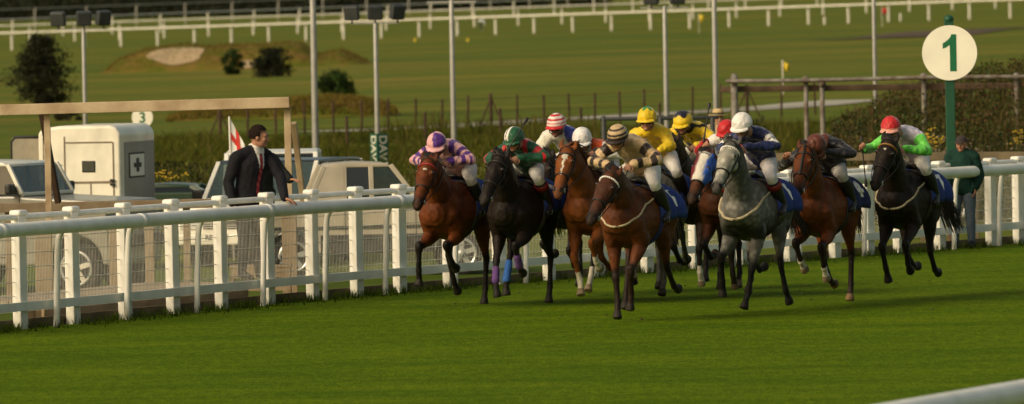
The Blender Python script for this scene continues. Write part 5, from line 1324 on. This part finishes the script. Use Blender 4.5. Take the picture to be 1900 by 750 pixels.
patch(1380, 1640, 176, 200, 14000, 1.1, (.050, .052, .012), .09, 'leafy_weeds', 'leafy weeds under the pipe frame')
# ragwort
M['ragwort'] = mat('ragwort_yellow', (.42, .29, .02), .8, var=.25, scale=20)
for px, py, y, n, lab in ((311, 330, 172, 11, 'yellow ragwort in flower behind the open truck'), (569, 291, 190, 22, 'yellow ragwort in flower beside the white van'), (1722, 266, 172, 34, 'large yellow ragwort in flower just left of the green sign post'), (1690, 262, 176, 14, 'small yellow ragwort in flower right of the red capped rider'), (1515, 292, 178, 14, 'yellow ragwort in flower between the two thin pipe posts'), (1740, 147, 199, 8, 'few yellow flowers high in the brambles under the round sign'), (1890, 250, 178, 8, 'faint yellow ragwort near the right edge above the timber rail')):
    c = at(px, py, y); z0 = gz(c.x, y); e = empty('ragwort', (c.x, y, z0), 0, lab, 'plant', 'flowering ragwort'); b = Acc(); fl_ = Acc(); h = c.z - z0
    for i in range(n):
        dx, dy, dz = random.gauss(0, .17), random.gauss(0, .12), random.gauss(0, .09); t = Vector((dx, dy, h + dz)); b.tube([(dx * .3, dy * .3, 0), t * .6 + Vector((0, 0, 0)), t], .006, n=4, cap=False, rec=False)
        for j in range(4): fl_.ball(t + Vector((random.gauss(0, .045), random.gauss(0, .03), random.gauss(0, .02))), (.024, .024, .014), n=6, m=4, rec=False)
    b.build('stem', M['weedstem'] if 'weedstem' in M else M.setdefault('weedstem', mat('weed_stem', (.06, .07, .015), .8)), e); tag(fl_.build('flowers', M['ragwort'], e, True), kind='stuff')
# ------------------------------------------------------------------ the runners
def place(px, py, hd): p = on(px, py, 0.0); return dict(loc=(p.x, p.y, 0), rz=math.atan2(-math.cos(R(hd)), -math.sin(R(hd))))
BAY = (.112, .030, .008); DKBAY = (.085, .026, .010); DARK = (.013, .0085, .006); CHES = (.165, .050, .012); BLK = (.012, .010, .009); GREY = (.155, .15, .13); GRL = (.34, .33, .28)
PINK = (.62, .34, .36); PURP = (.075, .022, .19); GRN = (.010, .075, .035); RED = (.46, .016, .020); WHT = (.70, .68, .64); NAVY = (.010, .016, .075); TAN = (.46, .33, .18); BRN = (.022, .013, .012); YEL = (.66, .46, .012); LIME = (.12, .52, .07); LIL = (.52, .48, .60); ORG = (.58, .085, .018)
def runner(px, py, hd, H, J):
    pl, mz = Vector(H['poll']), Vector(H['muzzle']); pl += Vector((.03, 0, H.pop('dp', -.03))); H['poll'] = tuple(pl); H['muzzle'] = tuple(pl + Vector((.43, (mz.y - pl.y) * 1.2, -.50)))
    w = place(px, py, hd); w['lift'] = H.pop('lift', 0); H.update(w); hands = H.setdefault('hands', (.13, 1.83, .74))
    J.update(loc=w['loc'], rz=w['rz'], lift=w['lift']); J.setdefault('hands', hands)
    horse(H); return jockey(J)
def hoop(z, p, a, b, off=0): return a if int(math.floor((z + off) / p)) % 2 else b
# 1 bay at the rail
runner(853, 567, 19, dict(label='bay racehorse with a small white star and red browband, nearest the white rail', coat=BAY, points=BLK, poll=(1.20, .06, 1.84), muzzle=(1.46, .06, 1.26), legs=dict(FR=(68, -12, -22, 4), FL=(70, -46, -64, -64), HR=(30, -26, -40, -50), HL=(-26, 4, 14, 6)), lift=-.03, splay=dict(FR=.10), off=dict(HR=(.14, 0, .04), HL=(-.02, .02, -.02)),
       marks=dict(face=[(.20, .25, .022, .018)]), browband='red', number='6', girth='leather', tail=.3, tsw=.1, seed=1, hands=(.14, 1.80, .80), ),
  dict(label='jockey in pink and purple silks with a quartered pink and purple cap', dz=-.10, head=(.78, .02, 2.13), hf=(1, .05, -.5), breeches=(.5, .48, .45), skin=(.22, .10, .07),
       silks=lambda L, t, x, y, z: (PURP if (.16 < t < .36 or .58 < t < .80) else PINK) if L == 'uarm' else ((PURP if (int(t * 5 + 2.5 * y) % 2) else PINK) if L == 'farm' else (PURP if .085 < abs(y) < .155 and z > 1.9 else PINK)),
       cap=lambda a, b, c: PURP if (b > -.12) != (a < .0) and c > .03 else PINK))
# 2 near-black with bandages
rt, J2 = runner(977, 567, 18, dict(label='near black racehorse with purple and blue leg wraps, ridden in green and red', coat=DARK, points=BLK, poll=(1.18, .08, 1.88), muzzle=(1.46, .02, 1.31), legs=dict(FR=(42, 28, 4, -8), FL=(68, -36, -56, -62), HR=(26, 34, 16, 0), HL=(-28, 2, 14, 6)), lift=-.03, off=dict(HR=(.22, -.04, .06)),
       bandage=dict(FR=('purplewrap', .45, 1.0), FL=('purplewrap', .45, 1.0), HR=('bluewrap', .35, 1.0)), number='3', seed=2, hands=(.12, 1.84, .78), splay=dict(FR=-.10)),
  dict(label='jockey in dark green silks with red sleeves bands and a green, white and black cap', dz=-.10, dy=.08, head=(.72, .12, 2.18), hf=(1, -.25, -.35), boottop='redboot', skin=(.42, .21, .13), wr={1: (.76, -.10, 1.86)},
       silks=lambda L, t, x, y, z: (RED if (.28 < t < .62) else GRN) if L == 'uarm' else ((RED if t < .22 else GRN) if L == 'farm' else (RED if .10 < abs(y) < .16 and z > 1.95 else GRN)),
       cap=lambda a, b, c: GRN if b > -.02 or c < .02 else (WHT if b > -.30 or -.74 < b < -.42 else BLK)))
whip(rt, (.98, .04, 1.86), (.86, .34, 2.36), 'dark whip raised across the face of the green capped rider')
# 3 chestnut with a blaze
runner(1117, 562, 18, dict(label='bright chestnut racehorse with a white blaze and white socks', coat=CHES, points=CHES, hair='hair_brown', poll=(1.20, -.02, 1.93), muzzle=(1.46, -.02, 1.36), legs=dict(FR=(34, -22, 6, 20), FL=(66, -40, -60, -72), HR=(-10, -66, -85, -96), HL=(-50, -30, -20, -20)), lift=-.01, splay=dict(FR=-.12, FL=-.02),
       marks=dict(face=[(.12, .26, .030, .030), (.26, .62, .012, .007)], FR=.35, FL=.4), muzc=(.12, .045, .02), number='8', seed=3, mside=1, hands=(.13, 1.86, .76)),
  dict(label='jockey in white silks with an orange red band and a plain white cap', dz=-.15, head=(.62, -.02, 2.18), hf=(1, .2, -.45), dy=.08, skin=(.32, .15, .10),
       silks=lambda L, t, x, y, z: BLK if L == 'farm' and t > .86 else (ORG if (L == 'uarm' and t < .15) or (L == 'tors' and .02 < y < .15) else WHT),
       cap=lambda a, b, c: (.66, .65, .66)))
# 5 behind 2 and 3, red and white hooped cap
runner(1069, 549, 18, dict(label='dark roan racehorse almost hidden between the near black and the chestnut horses', coat=(.035, .025, .02), points=BLK, poll=(1.14, 0, 1.78), muzzle=(1.42, 0, 1.26), legs=dict(FR=F_FOLD, FL=F_FOLD2, HR=H_SUP, HL=H_FWD), marks=dict(HL=.4), seed=5),
  dict(label='jockey in blue silks with white sleeves and a red and white hooped cap', dz=-.03, skin=(.16, .08, .055), el={1: (.56, -.36, 1.80)}, hf=(1, -.05, -.2),
       silks=lambda L, t, x, y, z: (.62, .60, .52) if L in ('uarm', 'farm') and t > .1 or L == 'farm' else ((.62, .60, .54) if y < .06 and x > .2 else ((.04, .06, .32) if z > 1.9 else RED)),
       cap=lambda a, b, c: hoop(c, .165, RED, (.64, .58, .54), .04)))
# 4 the leader
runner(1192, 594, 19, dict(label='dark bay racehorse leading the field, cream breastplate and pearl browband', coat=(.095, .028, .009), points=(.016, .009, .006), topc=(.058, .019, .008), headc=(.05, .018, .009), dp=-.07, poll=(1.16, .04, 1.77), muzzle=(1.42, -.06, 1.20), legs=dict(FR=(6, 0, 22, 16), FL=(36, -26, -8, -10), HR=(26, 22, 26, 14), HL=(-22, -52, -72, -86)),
       off=dict(HR=(.22, 0, .06)), splay=dict(FR=-.07, FL=-.14), browband='beads', breast='strap', number='1', girth='navycloth', seed=4, muzc=(.02, .012, .01), hands=(.13, 1.80, .80)),
  dict(label='jockey in tan and dark brown hooped silks leading the race', dz=-.02, head=(.78, .0, 2.16), hf=(1, -.12, -.38), elw=.40,
       silks=lambda L, t, x, y, z: (BRN if (.16 < t < .42 or .68 < t < .92) else TAN) if L == 'uarm' else ((BRN if .16 < t < .42 or .68 < t < .86 else TAN) if L == 'farm' else ((BRN if z < 1.90 and x > .3 else TAN) if x > .2 else TAN)),
       cap=lambda a, b, c: BRN if (c < .13 or .30 < c < .45 or .66 < c < .80) else TAN))
# 7 pale grey behind the leader, yellow with green star
runner(1226, 554, 12, dict(label='pale grey racehorse mostly hidden behind the dark bay leader', coat=(.27, .26, .22), points=(.07, .068, .06), cmat='coat_grey', hair='hair_grey', poll=(1.14, -.05, 1.76), muzzle=(1.42, -.10, 1.26), legs=dict(FR=(62, 30, 12, 5), FL=F_SUP, HR=H_SUP, HL=H_BACK), marks=dict(FR=.5), seed=7, tail=.35, tsw=-.12),
  dict(label='jockey in plain yellow silks with a green topped yellow cap', dz=.0, dy=.0, elw=.27, head=(.66, .0, 2.24), hf=(1, -.05, -.12), silks=lambda L, t, x, y, z: YEL, cap=lambda a, b, c: (.02, .22, .06) if c > .80 + .12 * math.sin(5 * math.atan2(b, a)) else YEL))
# 6 sheepskin noseband
runner(1304, 539, 18, dict(label='dark racehorse wearing a cream sheepskin noseband', coat=(.030, .016, .010), points=BLK, poll=(1.20, -.02, 1.95), muzzle=(1.48, -.06, 1.42), legs=dict(FR=F_FOLD2, FL=(20, -8, -30, -30), HR=H_SUP, HL=(-5, 8, 0, -5)), marks=dict(face=[(.12, .6, .012, .018)], FL=.3), noseroll=1, seed=6),
  dict(label='jockey in yellow silks blotched with black and a dark topped yellow cap', dz=-.02, head=(.66, -.02, 2.17), hf=(1, -.15, -.35),
       silks=lambda L, t, x, y, z: BLK if L == 'tors' and mnoise.noise(Vector((x * 8, y * 9, z * 8))) > .12 or (L == 'uarm' and t > .75) else YEL, cap=lambda a, b, c: (.012, .014, .03) if c > .62 + .12 * math.cos(4 * math.atan2(b, a)) else YEL))
# 8 hooded horse, red cap
rt8, _ = runner(1366, 551, 18, dict(label='brown racehorse in a white, blue and maroon blinker hood beside the dapple grey', coat=(.070, .024, .010), points=BLK, poll=(1.22, .0, 1.78), muzzle=(1.50, -.04, 1.31), legs=dict(FR=F_FOLD, FL=F_LIFT, HR=H_SUP, HL=H_FWD), hood=1, seed=8, browband=0, hoofc=(.1, .07, .05)),
  dict(label='jockey in blue and white silks with a red cap, hidden behind the white capped rider', dz=-.10, head=(.60, .10, 2.16), dy=.08, silks=lambda L, t, x, y, z: RED if L == 'farm' else ((.04, .10, .42) if y > 0 else WHT), cap=lambda a, b, c: RED, wr={1: (.66, -.16, 1.96)}, el={1: (.50, -.30, 1.84)}))
whip(rt8, (.72, -.17, 1.97), (.60, -.12, 2.44), 'black whip held upright in front of the straw hat')
# 9 dapple grey
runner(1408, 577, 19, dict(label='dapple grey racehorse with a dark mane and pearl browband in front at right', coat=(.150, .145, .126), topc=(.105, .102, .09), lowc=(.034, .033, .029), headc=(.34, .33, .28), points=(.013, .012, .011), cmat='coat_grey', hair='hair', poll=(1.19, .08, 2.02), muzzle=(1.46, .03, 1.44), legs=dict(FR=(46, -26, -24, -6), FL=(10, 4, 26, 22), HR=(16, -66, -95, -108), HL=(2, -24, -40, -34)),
       splay=dict(FR=.10, FL=-.16, HL=.04), off=dict(HR=(.1, 0, .05)), muzc=(.075, .07, .062), browband='beads', breast='strap', breastr=.018, number='1', seed=9, tsw=.15, tail=.2, hands=(.13, 1.94, .84), mside=-1),
  dict(label='jockey in navy silks with white banded sleeves and a white cap', dz=.03, head=(.74, .07, 2.19), dy=.08, hf=(1, -.2, -.42), boottop='redboot', elw=.34, shz=2.06, wr={0: (.86, .13, 1.98), 1: (.84, -.10, 1.96)}, breeches=(.64, .60, .60),
       silks=lambda L, t, x, y, z: (WHT if (.22 < t < .45 or .58 < t < .92) else NAVY) if L == 'uarm' else NAVY, cap=lambda a, b, c: (.70, .69, .68)))
# 10 bay with hidden head rider
runner(1537, 564, 17, dict(label='bay racehorse with a dark strap down its face and crouching dark rider', coat=BAY, points=(.02, .012, .01), poll=(1.20, .08, 1.94), muzzle=(1.46, .08, 1.36), legs=dict(FR=(70, -42, -56, -54), FL=(62, -32, -44, -40), HR=(4, -44, -70, -80), HL=(-28, 2, 14, 6)), lift=-.03, marks=dict(FR=.01, FL=.01), facestrap=1, browband=1, hoofc=(.16, .10, .05), number='4', cloth='navycloth', seed=10, off=dict(HL=(-.04, 0, 0)), hands=(.14, 1.86, .82)),
  dict(label='jockey in black silks crouched low with face down under a brown cap', dz=-.16, head=(.78, .10, 2.12), hf=(.8, .1, -1.3), hu=(.9, 0, .8), shz=2.12, dy=.10, gog=0, wr={1: (.84, -.26, 1.80)}, el={1: (.50, -.42, 1.72)}, hb=((.3, .6, .7), (-.2, -.4, .9)), hd=((1, -.25, -.35), (.4, .1, .9)),
       silks=lambda L, t, x, y, z: (.095, .026, .016) if L == 'tors' and z > 2.02 and y < .12 else (.010, .010, .014), cap=lambda a, b, c: (.095, .024, .014), breeches=(.42, .40, .38)))
# 11 nearly black at right
rt11, _ = runner(1692, 553, 17, dict(label='dark brown racehorse on the outside with a tan browband and cream breastplate', coat=(.014, .009, .006), points=BLK, poll=(1.19, .06, 1.95), muzzle=(1.46, .0, 1.37), legs=dict(FR=(46, -30, -36, -24), FL=(52, -38, -58, -64), HR=(8, -58, -84, -98), HL=(-2, -50, -72, -84)), lift=.0, splay=dict(FR=-.02, FL=-.06),
       browband='tan', bridle='leather', breast='strap', number='7', seed=11, tsw=.25, tail=.05, marks=dict(face=[(.20, .25, .012, .008)]), hands=(.15, 1.86, .84)),
  dict(label='jockey in white and bright green silks with a red cap on the outside', dz=-.08, head=(.76, -.03, 2.17), hf=(1, 0, -.22), shz=2.08, dy=.05, wr={1: (.80, -.37, 1.86), 0: (.88, .16, 1.86)}, el={1: (.52, -.36, 1.86), 0: (.62, .40, 1.82)}, hd=((1, -.5, -.2), (.7, -.1, .5)),
       silks=lambda L, t, x, y, z: LIME if (L in ('uarm', 'farm') and (t > .12 or L == 'farm')) else (PURP if L == 'tors' and y < -.10 and x > .25 else LIL if y > -.02 else WHT), cap=lambda a, b, c: (.62, .30, .24) if -.08 < c < .06 else RED, skin=(.40, .20, .13)))
whip(rt11, (.83, -.39, 2.00), (.86, -.33, 1.40), 'black whip held straight down by the red capped rider on the outside', .3)

# ------------------------------------------------------------------ bystanders
def standing(loc, rz, label, J, parts, sc=1.0, hairc=None, hat=None, skin=SKIN):
    root = empty('person', loc, rz, label, 'person'); root.scale = (sc, sc, sc); h = human(J, None, skin=skin); place_parts(root, h)
    for nm, what, inf, col, m, cut in parts:
        me, co, sm = h['garment'](what, inf, .009)
        if callable(col): paint(me, [col(sm[i][2][:4], sm[i][3], *co[i]) for i in range(len(co))])
        else: paint_all(me, col)
        link(nm, me, M[m], root, True)
    hd = h['hd']; f, l, u = h['ax']
    if hairc:
        g = Acc(); V = []; 
        for j in range(11):
            for k in range(28):
                ph = R(118) * j / 10; t = 2 * math.pi * k / 28; a = math.sin(ph) * math.cos(t); b_ = math.sin(ph) * math.sin(t); c = math.cos(ph)
                if a > .35 and c < .45: c = .45; 
                rr = 1 + .03 * math.sin(k * 3.7 + j * 2.1)
                g.v.append(hd(-.012 + .110 * a * rr, .089 * b_ * rr, .028 + .112 * c * rr))
        for j in range(10):
            for k in range(28): g.f.append((j * 28 + k, j * 28 + (k + 1) % 28, j * 28 + 28 + (k + 1) % 28, j * 28 + 28 + k))
        g.build('hair', mat('person_hair', hairc, .95, var=.3, scale=30, bump=.6, bscale=60, spec=.05), root, True)
    if hat: hat(root, hd)
    return root, h
def stand_joints(**k):
    J = dict(pelvis=(0, 0, .96), waist=(.02, 0, 1.13), chest=(.02, 0, 1.36), neck=(.01, 0, 1.50), head=(.05, 0, 1.64), hf=(1, 0, 0), hu=(0, 0, 1), sh=((0, .19, 1.43), (0, -.19, 1.43)), el=((-.03, .25, 1.14), (-.03, -.25, 1.14)), wr=((.05, .24, .89), (.05, -.24, .89)), hd=((.2, -.1, -1), (.2, .1, -1)), hb=((0, 1, 0), (0, -1, 0)),
             hip=((0, .10, .92), (0, -.10, .92)), kn=((.03, .12, .50), (.03, -.12, .50)), an=((0, .13, .09), (0, -.13, .09)), toe=((.17, .15, .04), (.17, -.15, .04)), grip=False); J.update(k); return J
BS = (.012, .012, .016)
# man in the suit on the step
q = at(462, 380, 115.4); fo, _t = fpt(S0); 
JS = stand_joints(head=(.17, .02, 1.66), hf=(.74, .66, -.04), neck=(.11, 0, 1.51), chest=(.08, 0, 1.36), sh=((.11, .19, 1.43), (.03, -.21, 1.42)), el=((.30, .22, 1.20), (-.06, -.26, 1.14)), wr=((.53, .07, .955), (.02, -.27, .90)), hd=((.7, .35, -.25), (.2, .1, -1)), hb=((0, .2, 1), (0, -1, 0)))
def suitc(L, t, x, y, z):
    if L == 'tors' and x > .02:
        d = y - .015; wv = max(0, (z - 1.17)) * .21
        if z > 1.00 and abs(d) < .024 and z < 1.47: return (.17, .02, .03) if int((z * 1.0 + y * .8) * 38) % 3 else (.28, .06, .06)
        if z > 1.12 and abs(d) < wv: return (.62, .60, .56)
    return BS
standing((q.x, q.y, .285), R(-90 + 44), 'man in a black suit and red tie leaning on the fence, looking right', JS,
         [('trousers', ('hips', 'legs'), .012, (.02, .02, .024), 'cloth', 0), ('suit_jacket', ('torso', 'arms', 'hips'), .020, suitc, 'cloth', 0), ('shoes', ('feet',), .012, (.012, .01, .01), 'cloth', 0)], 1.10, (.016, .011, .009), skin=(.36, .18, .115))
# collar and badge are part of the jacket pattern; second man behind him
q2 = at(482, 380, 118.6)
JB = stand_joints(head=(.10, -.06, 1.44), neck=(.03, 0, 1.36), sh=((0, .19, 1.36), (0, -.19, 1.36)), chest=(.02, 0, 1.30), el=((.14, .27, 1.18), (-.03, -.25, 1.08)), wr=((.34, .26, 1.10), (.05, -.24, .85)), hd=((.9, .4, 0), (.2, .1, -1)), hb=((0, 0, 1), (0, -1, 0)))
standing((q2.x, q2.y, gz(q2.x, q2.y) + .62), R(-60), 'person in a black jacket mostly hidden behind the suited man', JB, [('trousers', ('hips', 'legs'), .012, (.02, .02, .022), 'cloth', 0), ('jacket', ('torso', 'arms', 'hips'), .03, (.012, .014, .013), 'cloth', 0), ('shoes', ('feet',), .012, (.012, .01, .01), 'cloth', 0)], 1.0, (.02, .013, .01))
bx = empty('wooden_box', (q2.x, q2.y, gz(q2.x, q2.y)), 0, 'rough wooden box under the person in the black jacket', 'box')
b = Acc(); b.box((0, 0, .605), (.8, .6, .03)); b.build('lid', M['timber'], bx)
b = Acc()
for sx in (-1, 1): b.box((sx * .37, 0, .295), (.03, .56, .585))
for z in (.12, .35, .52): b.box((0, -.285, z), (.77, .025, .12)); b.box((0, .285, z), (.77, .025, .12))
b.build('slats', M['timber'], bx)
# man in the green jacket by the sign
def cap_hat(root, hd):
    g = Acc(); n = 24
    for j in range(9):
        for k in range(n):
            ph = R(92) * j / 8; t = 2 * math.pi * k / n; g.v.append(hd(-.008 + .112 * math.sin(ph) * math.cos(t), .092 * math.sin(ph) * math.sin(t), .045 + .088 * math.cos(ph)))
    for j in range(8):
        for k in range(n): g.f.append((j * n + k, j * n + (k + 1) % n, j * n + n + (k + 1) % n, j * n + n + k))
    m = mat('dark_cap_cloth', (.035, .026, .026), .9, var=.2); c = g.build('cap', m, root, True)
    b = Acc(); b.tube([hd(.06, 0, .05), hd(.12, 0, .045), hd(.165, 0, .030)], [(.085, .008), (.078, .007), (.045, .006)], lat=hd(0, 1, 0) - hd(0, 0, 0), n=14, rec=False); b.build('peak', m, c, True)
q = on(1788, 461, 0.0)
JG = stand_joints(hf=(1, -.18, -.10), el=((-.05, .27, 1.14), (.04, -.26, 1.15)), wr=((.10, .22, .96), (.16, -.20, .98)))
standing((q.x, q.y, 0), R(-90 - 10), 'man in a dark cap, green jacket and blue jeans standing by the green sign post', JG,
         [('jeans', ('hips', 'legs'), .022, (.085, .11, .145), 'cloth', 0), ('jacket', ('torso', 'arms', 'hips'), .035, lambda L, t, x, y, z: (.008, .032, .024), 'cloth', 0), ('shoes', ('feet',), .012, (.014, .014, .016), 'cloth', 0)], .93, None, cap_hat, skin=(.34, .16, .10))
def straw(root, hd):
    m = mat('straw_hat', (.50, .38, .20), .85, var=.15, scale=20, bump=.5, bscale=80); g = Acc(); lat = hd(0, 1, 0) - hd(0, 0, 0)
    up = (hd(0, 0, 1) - hd(0, 0, 0)); c = hd(-.005, 0, .055)
    g.tube([c, c + up * .010], [.185, .185], lat=lat, n=30, cap=False, rec=False); g.build('hat_brim', m, root)
    g = Acc(); g.tube([c + up * .010, c + up * .085, c + up * .115], [.100, .094, .070], lat=lat, n=24, cap=False, rec=False); g.build('hat_crown', m, root, False)
    g = Acc(); g.tube([c + up * .012, c + up * .045], [.102, .100], lat=lat, n=24, cap=False, rec=False); g.build('hat_band', M['leather'], root)
ps = at(1333, 300, 176); z0 = gz(ps.x, 176)
standing((ps.x, ps.y, z0), R(-90 + 10), 'person in a straw hat and cream jacket watching from beyond the fence', stand_joints(hf=(1, .1, 0)), [('trousers', ('hips', 'legs'), .02, (.2, .17, .11), 'cloth', 0), ('jacket', ('torso', 'arms', 'hips'), .03, lambda L, t, x, y, z: (.52, .45, .33) if L == 'tors' and abs(y) < .02 and z > 1.2 else (.42, .31, .18), 'cloth', 0), ('shoes', ('feet',), .012, (.03, .02, .015), 'cloth', 0)], 1.10, None, straw, skin=(.45, .24, .16))
# golfer far away, bending
pg = on(893, 57); JO = stand_joints(pelvis=(-.18, 0, .92), waist=(-.06, 0, 1.06), chest=(.18, 0, 1.10), neck=(.32, 0, 1.10), head=(.45, 0, 1.06), hf=(.6, 0, -.8), hu=(.8, 0, .6), sh=((.26, .19, 1.08), (.26, -.19, 1.08)), el=((.32, .2, .82), (.32, -.2, .82)), wr=((.38, .1, .58), (.38, -.1, .58)), hip=((-.18, .1, .90), (-.18, -.1, .90)), kn=((-.02, .12, .48), (-.02, -.12, .48)))
standing(tuple(pg), R(10), 'tiny golfer in a white top bending over on the far field', JO, [('trousers', ('hips', 'legs'), .02, (.03, .04, .05), 'cloth', 0), ('shirt', ('torso', 'arms'), .03, (.55, .60, .62), 'cloth', 0), ('shoes', ('feet',), .012, (.3, .3, .28), 'cloth', 0)], 1.0, (.02, .015, .01))

# clods of turf thrown up behind the field
M['clod'] = mat('brown_turf_clod', (.045, .035, .015), 1.0, var=.4, scale=30)
b = Acc(); rs = random.Random(21)
for i in range(44):
    px = rs.uniform(800, 1760); py = rs.uniform(530, 596) - abs(px - 1250) * .03; g = on(px, py, 0.0); up_ = rs.uniform(.05, .5) if i % 6 == 0 else .004
    r_ = rs.uniform(.006, .015); b.ball((g.x, g.y, up_), (r_ * rs.uniform(.8, 1.8), r_, r_ * rs.uniform(.5, .9)), n=6, m=4, rec=False)
tag(b.build('turf_clods', M['clod'], None, True), 'small dark clods of turf scattered and thrown up around the hooves', 'turf clods', kind='stuff')
